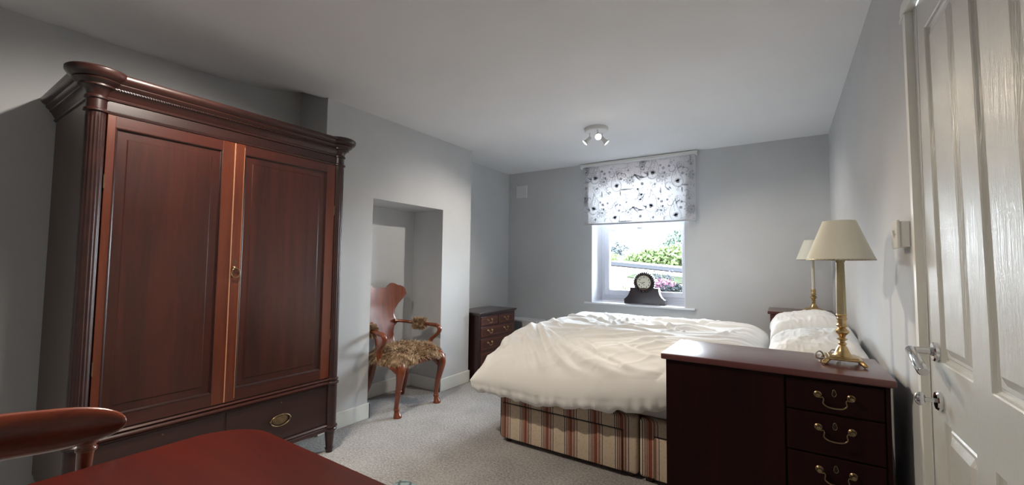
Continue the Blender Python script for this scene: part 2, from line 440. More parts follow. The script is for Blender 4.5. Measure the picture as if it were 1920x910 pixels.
# baseboards
def skirt(name, segs):
    bm = B()
    for x0, x1, y0, y1 in segs: box(bm, x0, x1, y0, y1, 0, 0.118, 0.004)
    struct(name, bm, M['trim'])
s = 0.016
skirt('baseboard_left', [(XBR-0.001, XBR+s, YB0, NY0+s), (XBR-0.001, XBR+s, NY1-s, YB1+s), (XL, XL+s, YF, YB0), (XL, XBR, YB0-s, YB0),
      (NX, NX+s, NY0, NY1), (NX+s, XBR+s, NY0, NY0+s), (NX+s, XBR+s, NY1-s, NY1), (XL2, XL2+s, YB1, YB), (XL2, XBR+s, YB1, YB1+s)])
skirt('baseboard_back', [(XL2, XR, YB-s, YB)])
skirt('baseboard_right', [(XR-s, XR, DY1+0.08, YB), (XR-s, XR, YF, DY0-0.08)])

# ------------------------------------------------------------------ door (closed, in the right wall)
def lean(o):   # the old door frame is slightly out of plumb
    for v in o.data.vertices:
        z = v.co.z; v.co.y += 0.045*(z-1.1) if z > 1.1 else 0.012*(z-1.1)
    return o
bm = B(); aw = 0.074
pr = [(0, 0), (-0.018, 0), (-0.018, 0.010), (-0.014, 0.016), (-0.016, 0.030), (-0.012, aw-0.012), (-0.006, aw), (0, aw)]
for y, sg in ((DY1, 1), (DY0, -1)):
    prism(bm, [(XR+a, y+sg*b) for a, b in pr], 0, DZ+0.005, 'XY')
prism(bm, [(XR+a, DZ+b) for a, b in pr], DY0-aw, DY1+aw, 'XZ')
lean(struct('trim_1', bm, M['trim']))
door = bpy.data.objects.new('door_1', None); COL.objects.link(door); door['kind'] = 'structure'
door['label'] = 'white four-panel wood-grained door closed in the right wall'
door.location = (XR+0.02, (DY0+DY1)/2, 0); ORG['door_1'] = Vector(door.location)
# leaf: a relief grid with a sunk ogee groove round each raised panel
panels = [(1.345, 1.572, 0.965, 1.905), (1.02, 1.247, 0.965, 1.905), (1.345, 1.572, 0.22, 0.815), (1.02, 1.247, 0.22, 0.815)]
def relief(y, z):
    d = 0.0
    for a, b, c, e in panels:
        q = min(y-a, b-y, z-c, e-z)
        if q > 0:
            if q < 0.010: d = 0.011*sstep(q/0.010)
            elif q < 0.016: d = 0.011
            elif q < 0.020: d = 0.011-0.003*(q-0.016)/0.004
            elif q < 0.028: d = 0.008
            elif q < 0.046: d = 0.008*(1-(q-0.028)/0.018)
    return d
def cuts(lo, hi, edges):
    c = {lo, hi}
    for a, b in edges:
        for q in (0, 0.003, 0.006, 0.010, 0.016, 0.020, 0.028, 0.046): c.add(a+q); c.add(b-q)
    c = sorted(c); out_ = []
    for a, b in zip(c, c[1:]):
        n = max(1, int((b-a)/0.08)); out_ += [a+(b-a)*k/n for k in range(n)]
    return out_+[hi]
yc = cuts(DY0+0.003, DY1-0.004, [(1.345, 1.572), (1.02, 1.247)]); zc = cuts(0.008, DZ-0.004, [(0.965, 1.905), (0.22, 0.815)])
bm = B(); V = [[bm.verts.new((XR+0.001+relief(y, z), y, z)) for z in zc] for y in yc]
for i in range(len(yc)-1):
    for j in range(len(zc)-1): bm.faces.new((V[i][j], V[i+1][j], V[i+1][j+1], V[i][j+1]))
box(bm, XR+0.0135, XR+0.042, DY0+0.003, DY1-0.004, 0.008, DZ-0.004)
lean(obj('door_leaf', bm, M['door'], door))
# lever handle on a round rose
HY, HZ = 1.600, 0.990
bm = B(); lathe(bm, [(0.0, 0), (0.026, 0), (0.026, -0.008), (0.023, -0.011), (0.012, -0.0115), (0.011, -0.016), (0, -0.016)], (XR+0.001, HY, HZ), 28, 'X', cap=False)
ctube(bm, [(XR-0.010, HY, HZ), (XR-0.040, HY, HZ+0.001), (XR-0.053, HY-0.004, HZ)], [0.0095, 0.0095, 0.0098], 14)
tube(bm, [(XR-0.052, HY+0.004, HZ+0.002), (XR-0.053, HY-0.002, HZ), (XR-0.052, HY-0.116, HZ-0.036), (XR-0.052, HY-0.119, HZ-0.037)], [0.008, 0.0125, 0.0125, 0.010], 20)
obj('handle', bm, M['chrome'], door, smooth=40, label='chrome lever handle on a round rose')
bm = B(); KY, KZ = 1.585, 0.862
lathe(bm, [(0, 0), (0.025, 0), (0.025, -0.008), (0.022, -0.011), (0, -0.012)], (XR+0.001, KY, KZ), 28, 'X', cap=False)
tube(bm, [(XR-0.01, KY, KZ), (XR-0.032, KY, KZ)], 0.006, 12)
sphere(bm, (XR-0.040, KY, KZ), 0.016, (0.75, 0.45, 1.15), 16)
obj('thumb_turn', bm, M['chrome'], door, smooth=40, label='chrome thumb turn on a round rose')

# ------------------------------------------------------------------ window
win = bpy.data.objects.new('window_1', None); COL.objects.link(win); win['kind'] = 'structure'
win['label'] = 'white plastic window behind the blind above the sill'
FY = 4.90
win.location = ((WX0+WX1)/2, FY, WZ0); ORG['window_1'] = Vector(win.location)
def ringframe(bm, x0, x1, z0, z1, wl, wr, wb, wt, y0, y1, bev=0.004):
    box(bm, x0, x0+wl, y0, y1, z0, z1, bev); box(bm, x1-wr, x1, y0, y1, z0, z1, bev)
    box(bm, x0+wl-0.002, x1-wr+0.002, y0, y1, z0, z0+wb, bev); box(bm, x0+wl-0.002, x1-wr+0.002, y0, y1, z1-wt, z1, bev)
fx0, fx1, fz0, fz1 = WX0+0.006, WX1-0.006, WZ0+0.03, WZ1-0.006
bm = B(); ringframe(bm, fx0, fx1, fz0, fz1, 0.045, 0.045, 0.05, 0.05, FY, FY+0.07)
box(bm, fx0+0.04, fx1-0.04, FY, FY+0.07, 1.675, 1.725, 0.004)
box(bm, fx0, fx1, FY-0.02, FY+0.07, WZ0+0.001, fz0, 0.003)
obj('window_frame', bm, M['upvc'], win)
for nm, z0, z1 in (('lower', 0.862, 1.690), ('upper', 1.715, 2.285)):
    bm = B(); ringframe(bm, fx0+0.040, fx1-0.020, z0, z1, 0.062, 0.062, 0.062, 0.062, FY-0.022, FY+0.03, 0.006)
    sash = obj('sash', bm, M['upvc'], win)
    bm = B(); box(bm, fx0+0.098, fx1-0.078, FY+0.004, FY+0.010, z0+0.058, z1-0.058)
    obj('pane', bm, M['glass'], sash)
    if nm == 'lower':
        bm = B(); box(bm, -0.905, -0.885, FY-0.034, FY-0.020, 1.42, 1.50, 0.003); box(bm, -0.900, -0.890, FY-0.046, FY-0.030, 1.39, 1.47, 0.003)
        obj('catch', bm, M['chrome'], sash)
        bm = B(); box(bm, fx0+0.030, fx0+0.044, FY-0.036, FY-0.018, 0.86, 0.99, 0.003); obj('hinge', bm, M['upvc'], sash)
        bm = B(); box(bm, -1.435, -1.385, FY-0.045, FY-0.018, 1.655, 1.705, 0.006); obj('vent_catch', bm, M['upvc'], sash)
# window board (sill)
bm = B(); box(bm, -1.966, -0.765, YB-0.032, YB+0.001, WZ0-0.022, WZ0, 0.006, 3); box(bm, WX0+0.001, WX1-0.001, YB-0.01, FY-0.01, WZ0-0.022, WZ0, 0.0)
struct('trim_2', bm, M['reveal'])

# wall vent on the window wall
t = thing('wall_vent', 'small square white louvred vent high on the window wall', 'vent', (-2.845, YB, 2.15))
bm = B(); box(bm, -2.925, -2.765, YB-0.012, YB, 2.072, 2.232, 0.004); obj('frame', bm, M['whitep'], t)
bm = B()
for k in range(9): box(bm, -2.905, -2.785, YB-0.018, YB-0.011, 2.092+k*0.0137, 2.100+k*0.0137, 0.001)
obj('louvre_panel', bm, M['whitep'], t)

# light switch on the right wall beside the door
t = thing('light_switch', 'white surface-mounted light switch on the right wall beside the door', 'light switch', (XR, 1.875, 1.325))
bm = B(); box(bm, XR-0.026, XR, 1.838, 1.908, 1.287, 1.372, 0.003); obj('back_box', bm, M['whitep'], t)
bm = B(); box(bm, XR-0.034, XR-0.0255, 1.834, 1.912, 1.283, 1.376, 0.003); obj('faceplate', bm, M['whitep'], t)
bm = B(); prism(bm, [(XR-0.034, 1.345), (XR-0.041, 1.343), (XR-0.035, 1.318), (XR-0.034, 1.318)], 1.866, 1.880, 'XZ', 0.0008)
obj('rocker', bm, M['whitep'], t)
for yy in (1.85, 1.896):
    bm = B(); lathe(bm, [(0.0032, 0), (0.0032, -0.001)], (XR-0.034, yy, 1.329), 12, 'X'); obj('screw', bm, M['chrome'], t)

# ------------------------------------------------------------------ ceiling spotlights
def fitting(cx, cy, label, heads, power=1.0):
    t = thing('ceiling_spotlight', label, 'ceiling light', (cx, cy, H))
    bm = B(); lathe(bm, [(0.0, 0), (0.098, 0), (0.100, -0.004), (0.100, -0.026), (0.094, -0.032), (0.0, -0.033)], (cx, cy, H), 48, cap=False)
    obj('base_plate', bm, M['whitep'], t, smooth=35)
    for (ang, tilt_az, tilt, on) in heads:
        px, py = cx+0.066*math.cos(ang), cy+0.066*math.sin(ang); pz = H-0.032
        d = Vector((math.cos(tilt_az)*math.sin(tilt), math.sin(tilt_az)*math.sin(tilt), -math.cos(tilt)))
        bm = B(); tube(bm, [(px, py, pz+0.002), (px, py, pz-0.040)], 0.0045, 10); sphere(bm, (px, py, pz-0.042), 0.008)
        arm = obj('arm', bm, M['whitep'], t, smooth=50)
        c = Vector((px, py, pz-0.045)) - d*0.012
        q = Vector((0,0,1)).rotation_difference(d).to_matrix().to_4x4(); X = Matrix.Translation(c) @ q
        bm = B(); lathe(bm, [(0.0, -0.002), (0.014, 0), (0.0165, 0.006), (0.0165, 0.040), (0.018, 0.043), (0.026, 0.062), (0.0275, 0.070), (0.0255, 0.070), (0.024, 0.064)], (0,0,0), 28, cap=False, xf=X)
        hd = obj('lamp_head', bm, M['whitep'], t, smooth=35)
        bm = B(); lathe(bm, [(0.0, 0.064), (0.0235, 0.0655), (0.0235, 0.060), (0, 0.058)], (0,0,0), 24, cap=False, xf=X)
        obj('bulb', bm, M['bulb'] if on == 1 else M['bulb_cool'], hd, smooth=60)
        L = bpy.data.lights.new('ceiling_spot_lamp', 'SPOT'); L.energy = SPOT_W*power*(1.35 if on == 1 else 0.9); L.color = (1.0, 0.86, 0.68) if on == 1 else (1.0, 0.92, 0.81)
        L.spot_size = 2*(math.radians(89)-tilt) if tilt > 0.6 else math.radians(125); L.spot_blend = 0.8; L.shadow_soft_size = 0.022
        lo = bpy.data.objects.new('ceiling_spot_lamp', L); COL.objects.link(lo)
        lo.location = c + d*0.073; lo.rotation_euler = d.to_track_quat('-Z', 'Y').to_euler()
cx, cy = -1.352, 3.395
toc = math.atan2(-cy, -cx)   # direction towards the camera
fitting(cx, cy, 'white round ceiling fitting with three small spotlights near the window', [
    (toc+0.15, toc+0.1, 0.95, 1), (toc-2.0, toc-1.55, 0.80, 2), (toc+2.3, toc+1.6, 0.75, 2)])
fitting(-1.78, 0.68, 'white round ceiling fitting with three spotlights above the table', [
    (0.9, 0.9, 0.5, 1), (3.0, 3.0, 0.6, 2), (5.0, 5.0, 0.5, 2)], 1.3)

# ------------------------------------------------------------------ roller blind with printed voile
bt = thing('roller_blind', 'white roller blind printed with grey paisley flowers over the window', 'blind', (-1.36, YB-0.03, 2.37))
bm = B(); box(bm, -1.998, -0.738, YB-0.060, YB-0.002, 2.362, 2.399, 0.008, 3); obj('roller_tube', bm, M['whitep'], bt, smooth=40)
for x in (-2.006, -0.738):
    bm = B(); box(bm, x, x+0.008, YB-0.064, YB, 2.350, 2.4045, 0.003); obj('bracket', bm, M['whitep'], bt)
BX0, BX1, BZ0, BZ1, BY = -1.962, -0.745, 1.678, 2.361, YB-0.050
bm = B(); grid(bm, 40, 20, lambda u, v: (BX0+(BX1-BX0)*u, BY+0.0015*math.sin(u*23)*(1-v), BZ0+(BZ1-BZ0)*v))
fab = obj('blind_fabric', bm, M['blind'], bt, smooth=180)
bm = B(); box(bm, BX0, BX1, BY-0.004, BY+0.004, BZ0-0.002, BZ0+0.014, 0.002); obj('bottom_bar', bm, M['blind'], bt)
# printed motifs: thin ribbons of ink lying on the fabric
PV, PF = [], []
PY = BY-0.0035
def clip_ok(x, z): return BX0+0.004 < x < BX1-0.004 and BZ0+0.016 < z < BZ1-0.004
def rib(pts, wd):
    n = len(pts); L_, R_ = [], []
    for i in range(n):
        x0, z0 = pts[max(i-1, 0)]; x1, z1 = pts[min(i+1, n-1)]
        dx, dz = x1-x0, z1-z0; l = math.hypot(dx, dz) or 1
        q = wd*0.5*(0.5+math.sin(PI*i/(n-1))) if wd > 0 else -wd*0.5
        L_.append((pts[i][0]-dz/l*q, pts[i][1]+dx/l*q)); R_.append((pts[i][0]+dz/l*q, pts[i][1]-dx/l*q))
    for i in range(n-1):
        quad = [L_[i], L_[i+1], R_[i+1], R_[i]]
        if all(clip_ok(*q) for q in quad):
            b = len(PV); PV.extend([(x, PY, z) for x, z in quad]); PF.append((b, b+1, b+2, b+3))
def disc(x, z, r, rx=1.0, rot=0, n=10):
    if not clip_ok(x-r, z-r) or not clip_ok(x+r, z+r): return
    b = len(PV)
    for k in range(n):
        a = 2*PI*k/n; u, v = r*rx*math.cos(a), r*math.sin(a)
        PV.append((x+u*math.cos(rot)-v*math.sin(rot), PY, z+u*math.sin(rot)+v*math.cos(rot)))
    PF.append(tuple(range(b, b+n)))
def loop(x, z, r, wd, n=18): rib([(x+r*math.cos(2*PI*k/n), z+r*math.sin(2*PI*k/n)) for k in range(n+1)], -wd)
def flower(x, z, r, pet=11):
    disc(x, z, r*0.24)
    for k in range(pet):
        a = 2*PI*k/pet; 
        rib([(x+r*0.40*math.cos(a), z+r*0.40*math.sin(a)), (x+r*0.62*math.cos(a), z+r*0.62*math.sin(a)), (x+r*0.80*math.cos(a), z+r*0.80*math.sin(a))], r*0.13)
        disc(x+r*0.90*math.cos(a), z+r*0.90*math.sin(a), r*0.12, 0.8, a)
        am = a+PI/pet; rib([(x+r*0.5*math.cos(am), z+r*0.5*math.sin(am)), (x+r*0.7*math.cos(am), z+r*0.7*math.sin(am)), (x+r*0.9*math.cos(am), z+r*0.9*math.sin(am))], 0.003)
    loop(x, z, r*0.33, 0.0022)
def flower2(x, z, r, pet=8):
    loop(x, z, r*0.32, 0.005)
    for k in range(pet):
        a = 2*PI*k/pet; c_ = (x+r*0.66*math.cos(a), z+r*0.66*math.sin(a))
        rib([(c_[0]+r*0.27*math.cos(t), c_[1]+r*0.27*math.sin(t)) for t in np.linspace(a-2.0, a+2.0, 9)], -0.0018)
def paisley(x, z, r, rot, flip=1):
    def P(u, v):
        u *= flip; return (x+u*math.cos(rot)-v*math.sin(rot), z+u*math.sin(rot)+v*math.cos(rot))
    def drop(q, dv_=0.0):
        pts = []
        for k in range(41):
            t = 2*PI*k/40; v = math.cos(t); u = 0.66*math.sin(t)*abs(math.sin(t/2))**1.5
            h = (v+1)/2; pts.append(P(r*(q*u+0.62*h**3-0.12*h), r*(q*v*(1-0.12*h)-0.18*(1-q)+dv_)))
        return pts
    rib(drop(1.0), -0.0052); rib(drop(0.80, -0.10), -0.0022)
    cxp, czp = P(0, -0.50*r)
    for k in range(7):
        a = rot+k*0.42-1.3+PI/2; rib([(cxp, czp), (cxp+0.15*r*math.cos(a), czp+0.15*r*math.sin(a)), (cxp+0.32*r*math.cos(a), czp+0.32*r*math.sin(a))], 0.007)
    disc(cxp, czp, r*0.15)
    for k in range(4): disc(*P(0.05*r+0.03*k*r, -0.02*r+0.17*r*k), r*0.045)
def leaf(x, z, l, rot, wd=0.010, filled=True):
    e = (x+l*math.cos(rot), z+l*math.sin(rot)); mx_, mz_ = (x+e[0])/2, (z+e[1])/2
    n_ = (-math.sin(rot), math.cos(rot))
    if filled: rib([(x, z), (x+(e[0]-x)*.3, z+(e[1]-z)*.3), (mx_, mz_), e], wd)
    else:
        for sg in (1, -1): rib([(x, z), (mx_+n_[0]*wd*sg, mz_+n_[1]*wd*sg), e], 0.0018)
        rib([(x, z), e], 0.0012)
def swirl(x, z, r, rot, flip=1, wd=0.003):
    pts = [(x+(r*(1-k/18))*math.cos(rot+flip*k*0.36), z+(r*(1-k/18))*math.sin(rot+flip*k*0.36)) for k in range(15)]
    rib(pts, wd)
rs = random.Random(5)
UX, UZ = 0.650, -0.005; VX, VZ = -0.020, -0.355
for iu in range(-2, 3):
    for iv in range(-2, 3):
        ox = -1.715+iu*UX+iv*VX; oz = 2.165+iu*UZ+iv*VZ
        def at(u, v): return (ox+u*UX+v*VX, oz+u*UZ+v*VZ)
        flower(*at(0, 0), 0.056); flower(*at(0.46, 0.02), 0.052); flower2(*at(-0.14, 0.26), 0.050); flower2(*at(0.43, 0.62), 0.045)
        flower2(*at(0.26, -0.30), 0.040, 9)
        paisley(*at(0.20, 0.02), 0.120, 0.35); paisley(*at(0.86, 0.70), 0.125, -0.35, -1); paisley(*at(0.66, 0.42), 0.060, 0.2, -1)
        paisley(*at(0.64, -0.42), 0.055, 0.4)
        for (u, v, l, r_, f_) in ((-0.02, 0.50, .07, 1.6, True), (-0.02, 0.50, .09, 0.5, False), (0.30, 0.30, .10, 0.25, False), (0.30, 0.30, .13, 0.0, True),
                (0.30, 0.34, .06, -1.5, True), (0.52, -0.15, .10, -0.8, True), (0.52, -0.15, .12, -0.4, True), (0.60, 0.95, .12, 1.3, False),
                (0.60, 0.95, .09, 2.2, False), (0.60, 0.98, .07, 0.1, True), (0.20, 0.72, .06, 1.0, False), (0.22, 0.80, .05, 0.5, True), (-0.12, -0.1, .07, 1.1, False),
                (0.48, 0.95, .07, 0.6, True), (0.14, 0.38, .03, 2.4, True), (0.12, 0.42, .03, 2.6, True), (0.77, -0.1, .06, 2.6, True), (0.79, -0.22, .06, 0.9, False)):
            leaf(*at(u, v), l, r_, 0.011 if f_ else 0.014, f_)
        for (u, v, r_) in ((0, -0.26, .016), (0.09, -0.30, .013), (0.42, -0.30, .012), (0.67, 0.16, .017), (0.60, 0.32, .013), (0.30, 0.95, .016), (0.31, 0.78, .011), (0.02, 0.88, .012), (0.16, 0.55, .006), (0.36, 0.0, .008), (0.52, 0.20, .008), (0.88, 0.2, .012), (0.95, -0.35, .013)):
            disc(*at(u, v), r_)
        for (u, v) in ((0.81, 0.15), (0.12, 0.6), (0.24, 0.42), (0.68, 0.3), (0.95, 0.45), (0.10, 0.95), (0.05, 0.2)): loop(*at(u, v), 0.010, 0.004)
        for k in range(34):
            u, v = rs.random(), rs.random(); disc(*at(u, v), 0.0052)
        for (u, v, r_, a_, f_) in ((0.10, 0.30, .05, 1, 1), (0.55, 0.55, .06, 2, -1), (0.36, 0.50, .05, 4, 1), (0.75, 0.55, .05, 5, -1), (0.95, 0.10, .05, 0.4, 1), (0.35, -0.12, .04, 3, -1), (0.72, 0.85, .06, 2.5, 1), (0.12, 0.80, .05, 1.2, -1), (0.50, 0.36, .045, 5.2, 1)):
            swirl(*at(u, v), r_, a_, f_, 0.0045)
o = obj('printed_pattern', (PV, PF), M['print'], fab)

# ================================================================== OUTSIDE
M['grass'] = plain('garden_grass', (0.013, 0.0155, 0.0095), 1.0, spec=0.0, var=0.35, vscale=2)
M['earth'] = plain('pinkish_gravel_and_soil', (0.20, 0.15, 0.13), 1.0, spec=0.0, var=0.2, vscale=3)
M['path'] = plain('grey_drive', (0.012, 0.0122, 0.0135), 1.0, spec=0.0, var=0.1)
M['leafg'] = plain('bright_hedge_leaves', (0.052, 0.076, 0.026), 0.7, spec=0.2, var=0.4, vscale=6)
M['leafd'] = plain('tree_leaves', (0.050, 0.072, 0.056), 0.7, spec=0.2, var=0.4, vscale=3)
M['leafb'] = plain('blue_grey_shrub_leaves', (0.036, 0.044, 0.046), 0.7, spec=0.2, var=0.4, vscale=6)
M['stem'] = plain('shrub_stems', (0.008, 0.006, 0.005), 0.9)
M['pink'] = plain('pink_petals', (0.20, 0.085, 0.13), 0.7); M['lav'] = plain('purple_petals', (0.020, 0.020, 0.042), 0.7)
M['trough'] = plain('dark_planter', (0.004, 0.0045, 0.005), 0.7)
def gz(x, y):   # the garden bank rises away from the house
    pts = [(5.0, 0.72), (7.0, 0.84), (9.0, 0.97), (11.0, 1.12), (13.0, 1.18), (16.0, 1.21), (20.0, 1.22), (40, 1.1), (120, -3)]
    for (a, za), (b, zb) in zip(pts, pts[1:]):
        if y <= b: return za+(zb-za)*(y-a)/(b-a)-0.085*(max(min(x, 6), -12)+3)*min((y-5)/4, 1)
    return pts[-1][1]
def ground(name, m, ya, yb, label, cat, xa=-40, xb=14, dz=0, wob=0, slope=0, pw=1, nv=14):
    bm = B()
    def f(u, v):
        y = ya+(yb-ya)*v**pw; x = xa+(xb-xa)*u
        y2 = y + slope*x + wob*math.sin(x*1.7)*0.3
        return (x, y2, gz(x, y2)+dz)
    grid(bm, 60, nv, f); o = obj(name, bm, m, smooth=180); o['kind'] = 'structure'; o['label'] = label; return o
bm = B(); box(bm, -60, 30, YO, 130, 0.0, 0.4); o_ = struct('trim_8', bm, M['earth'])
ground('garden_ground', M['earth'], 5.02, 120, 'pinkish sloping garden ground outside the window', 'ground', pw=3, nv=120)
ground('garden_lawn', M['grass'], 8.8, 10.0, 'strip of thin grass on the bank outside', 'lawn', -2.9, 3, 0.02, 0.3)
ground('garden_drive', M['path'], 11.0, 13.0, 'grey drive crossing the garden bank', 'drive', -20, 10, 0.02, 0.1, 0.0)
def leaves(n, boxes, size, seed, droop=0):
    """n small leaf quads scattered in the outer part of several ellipsoids"""
    r = random.Random(seed); V_, F_ = [], []
    wts = [a*b_*c for (_, (a, b_, c)) in boxes]
    for _ in range(n):
        (cx_, cy_, cz_), (a, b_, c) = r.choices(boxes, wts)[0]
        d = Vector((r.gauss(0,1), r.gauss(0,1), r.gauss(0,1))).normalized(); q = r.uniform(0.55, 1.08)
        p = Vector((cx_+d.x*a*q, cy_+d.y*b_*q, cz_+d.z*c*q))
        e = Vector((r.gauss(0,1), r.gauss(0,1), r.gauss(0,1)+droop)).normalized(); g = e.cross(Vector((r.gauss(0,1), r.gauss(0,1), r.gauss(0,1)))).normalized()
        s_ = size*r.uniform(0.6, 1.4); b0 = len(V_)
        V_ += [p-e*s_, p+g*s_*0.45, p+e*s_, p-g*s_*0.45]; F_.append((b0, b0+1, b0+2, b0+3))
    return V_, F_
def bush(name, label, cat, x, y, blobs, n, size, m, seed, group=None):
    z = gz(x, y)
    t = thing(name, label, cat, (x, y, z), group)
    bl = [((x+a, y+b_, z+c), s_) for (a, b_, c), s_ in blobs]
    obj('foliage', leaves(n, bl, size, seed), m, t)
    bm = B()
    r = random.Random(seed)
    for (cc, ss) in bl[:6]:
        ctube(bm, [(x+r.uniform(-.1,.1), y, z-0.05), ((x+cc[0])/2, (y+cc[1])/2, (z+cc[2])/2), cc], [0.05, 0.03, 0.012], 6, 3)
    obj('stems', bm, M['stem'], t, smooth=60)
    return t
bush('hedge_shrub', 'bright green rounded shrub mass along the far side of the drive, below the tree', 'shrub', -3.5, 16.4,
     [((-1.35,0,0.14),(0.55,0.6,0.36)), ((-0.6,0,0.28),(0.75,0.7,0.40)), ((0.2,0,0.28),(0.8,0.8,0.45)), ((1.1,-.2,0.32),(0.9,0.8,0.48)), ((2.2,-.3,0.36),(1.0,0.8,0.5))], 10000, 0.085, M['leafg'], 1)
bush('garden_tree', 'taller soft green tree rising behind the right end of the hedge shrub', 'tree', -3.9, 19.5,
     [((0,0,0.85),(0.75,0.6,0.6)), ((0.30,0,1.45),(0.60,0.5,0.5)), ((-0.65,0,0.50),(0.50,0.5,0.42)), ((0.95,0,1.1),(0.7,0.5,0.6)), ((1.6,0,0.8),(0.7,0.5,0.5))], 5200, 0.08, M['leafd'], 2)
bush('blue_shrub', 'sparse blue-grey shrub at the left edge of the window view', 'shrub', -5.35, 15.2,
     [((0,0,0.25),(0.34,0.3,0.22)), ((0.05,0,0.48),(0.24,0.25,0.16)), ((0.10,0,0.63),(0.12,0.15,0.12)), ((0.42,0,0.45),(0.16,0.2,0.12))], 520, 0.07, M['leafb'], 3)
bush('low_shrub', 'low green shrub between the blue-grey shrub and the hedge shrub', 'shrub', -5.45, 13.9,
     [((0.1,0,0.08),(0.35,0.3,0.16)), ((0.5,0,0.08),(0.3,0.3,0.12))], 700, 0.05, M['leafg'], 4)
# flowers just outside the glass
tr = thing('flower_trough', 'dark planter of pink flowers outside the window beside the clock', 'planter', (-1.10, 5.30, 0.72))
bm = B(); box(bm, -1.45, -0.92, 5.20, 5.40, 0.72, 0.905, 0.01); obj('trough', bm, M['trough'], tr)
obj('foliage', leaves(500, [((-1.18, 5.28, 0.95), (0.20, 0.08, 0.06))], 0.028, 8), M['leafb'], tr)
V_, F_ = leaves(320, [((-1.24, 5.26, 1.0), (0.14, 0.07, 0.055))], 0.022, 9); obj('blossom', (V_, F_), M['pink'], tr)
V_, F_ = [], []
r = random.Random(4)
for k in range(16):
    x = -1.00+r.uniform(-.10, .06) if k < 10 else -1.72+r.uniform(-.07, .07); y = 5.28+r.uniform(-.05, .05); a = r.uniform(-.6, .6); l = r.uniform(.10, .17)
    b0 = len(V_); p0 = Vector((x, y, 0.88)); p1 = p0+Vector((math.sin(a)*l*.5, 0, l*.6)); p2 = p0+Vector((math.sin(a)*l*1.1, 0, l))
    V_ += [p0+Vector((-.006,0,0)), p0+Vector((.006,0,0)), p1+Vector((.005,0,0)), p1-Vector((.005,0,0)), p2]; F_ += [(b0, b0+1, b0+2, b0+3), (b0+3, b0+2, b0+4)]
obj('spiky_leaves', (V_, F_), M['leafg'], tr)
lv = thing('lavender', 'stems of purple lavender outside the glass, behind the clock', 'flower', (-1.40, 5.55, 0.74))
bm = B(); V_, F_ = [], []
for k in range(34):
    x0 = -1.42+r.uniform(-.12, .12); y0 = 5.55+r.uniform(-.08, .08); x1 = x0+r.uniform(-.12, .14); h = r.uniform(1.0, 1.14)
    tube(bm, [(x0, y0, 0.74), ((x0*2+x1)/3, y0, 0.9), (x1, y0, h)], 0.0025, 5)
    obj('flower_head', leaves(14, [((x1, y0, h), (0.010, 0.010, 0.035))], 0.013, k), M['lav'], lv)
obj('stems', bm, M['leafb'], lv)

# ================================================================== WARDROBE
wd = thing('wardrobe', 'large two-door mahogany wardrobe with moulded cornice in the left alcove', 'wardrobe', (-2.78, 1.08, 0))
WXF = -2.46; CY0, CY1 = 0.499, 1.668; CX = WXF-0.012
bm = B(); box(bm, -3.085, WXF-0.03, 0.480, 1.690, 0.165, 1.93, 0.002)
obj('carcass', bm, M['wardrobe_side'], wd)
# base rail, frieze, back feet
bm = B()
box(bm, WXF-0.03, WXF, CY0+0.02, CY1-0.02, 1.848, 1.945, 0.001)
obj('frieze', bm, M['wardrobe_rail'], wd)
bm = B(); box(bm, WXF-0.03, WXF-0.001, CY0+0.02, CY1-0.02, 0.165, 0.475); obj('drawer_frame', bm, M['wardrobe_dark'], wd)
bm = B()
prism(bm, [(WXF-0.02, 0.470), (WXF+0.006, 0.470), (WXF+0.014, 0.463), (WXF+0.006, 0.456), (WXF+0.010, 0.452), (WXF+0.018, 0.446), (WXF+0.018, 0.440), (WXF+0.004, 0.432), (WXF, 0.426), (WXF-0.02, 0.426)], CY0, CY1)
obj('waist_moulding', bm, M['wardrobe_rail'], wd, smooth=30)
bm = B()
prism(bm, [(WXF-0.02, 0.182), (WXF+0.004, 0.182), (WXF+0.012, 0.174), (WXF+0.006, 0.166), (WXF+0.010, 0.160), (WXF+0.010, 0.142), (WXF-0.02, 0.142)], CY0, CY1)
box(bm, -3.08, WXF-0.02, 0.486, 1.684, 0.142, 0.166)
box(bm, -2.60, WXF-0.06, CY0+0.05, 1.32, 0.105, 0.145)
obj('base_moulding', bm, M['wardrobe_dark'], wd, smooth=30)
# cornice
def cprof(d0):   # (outward, z)
    return [(0, 1.845), (0.008, 1.848), (0.010, 1.856), (0.002, 1.862), (0.002, 1.905), (0.008, 1.908), (0.010, 1.915), (0.004, 1.920),
            (0.012, 1.935), (d0*0.35, 1.950), (d0*0.45, 1.953), (d0*0.45, 1.960), (d0*0.62, 1.968), (d0*0.70, 1.976), (d0*0.66, 1.981), (d0*0.9, 1.990), (d0, 2.000), (d0, 2.014), (d0*0.93, 2.020)]
bm = B(); p_ = cprof(0.058)
prism(bm, [(WXF-0.04, 1.845)]+[(WXF+d, z) for d, z in p_]+[(WXF-0.04, 2.020)], CY0, CY1)
prism(bm, [(CY0-0.018+0.04, 1.865)]+[(CY0-0.018-d, z) for d, z in p_[4:]]+[(CY0-0.018+0.04, 2.020)], -3.088, CX, 'YZ')
prism(bm, [(CY1+0.022-0.04, 1.865)]+[(CY1+0.022+d, z) for d, z in p_[4:]]+[(CY1+0.022-0.04, 2.020)], -2.745, CX, 'YZ')
for k in range(110):    # bead and reel course
    y = CY0+0.05+k*(CY1-CY0-0.10)/109; sphere(bm, (WXF+0.027, y, 1.9565), 0.0042, (1, 1, 1), 6)
box(bm, -3.085, WXF-0.035, 0.50, 1.67, 2.006, 2.016)
obj('cornice', bm, M['wardrobe_dark'], wd, smooth=35)
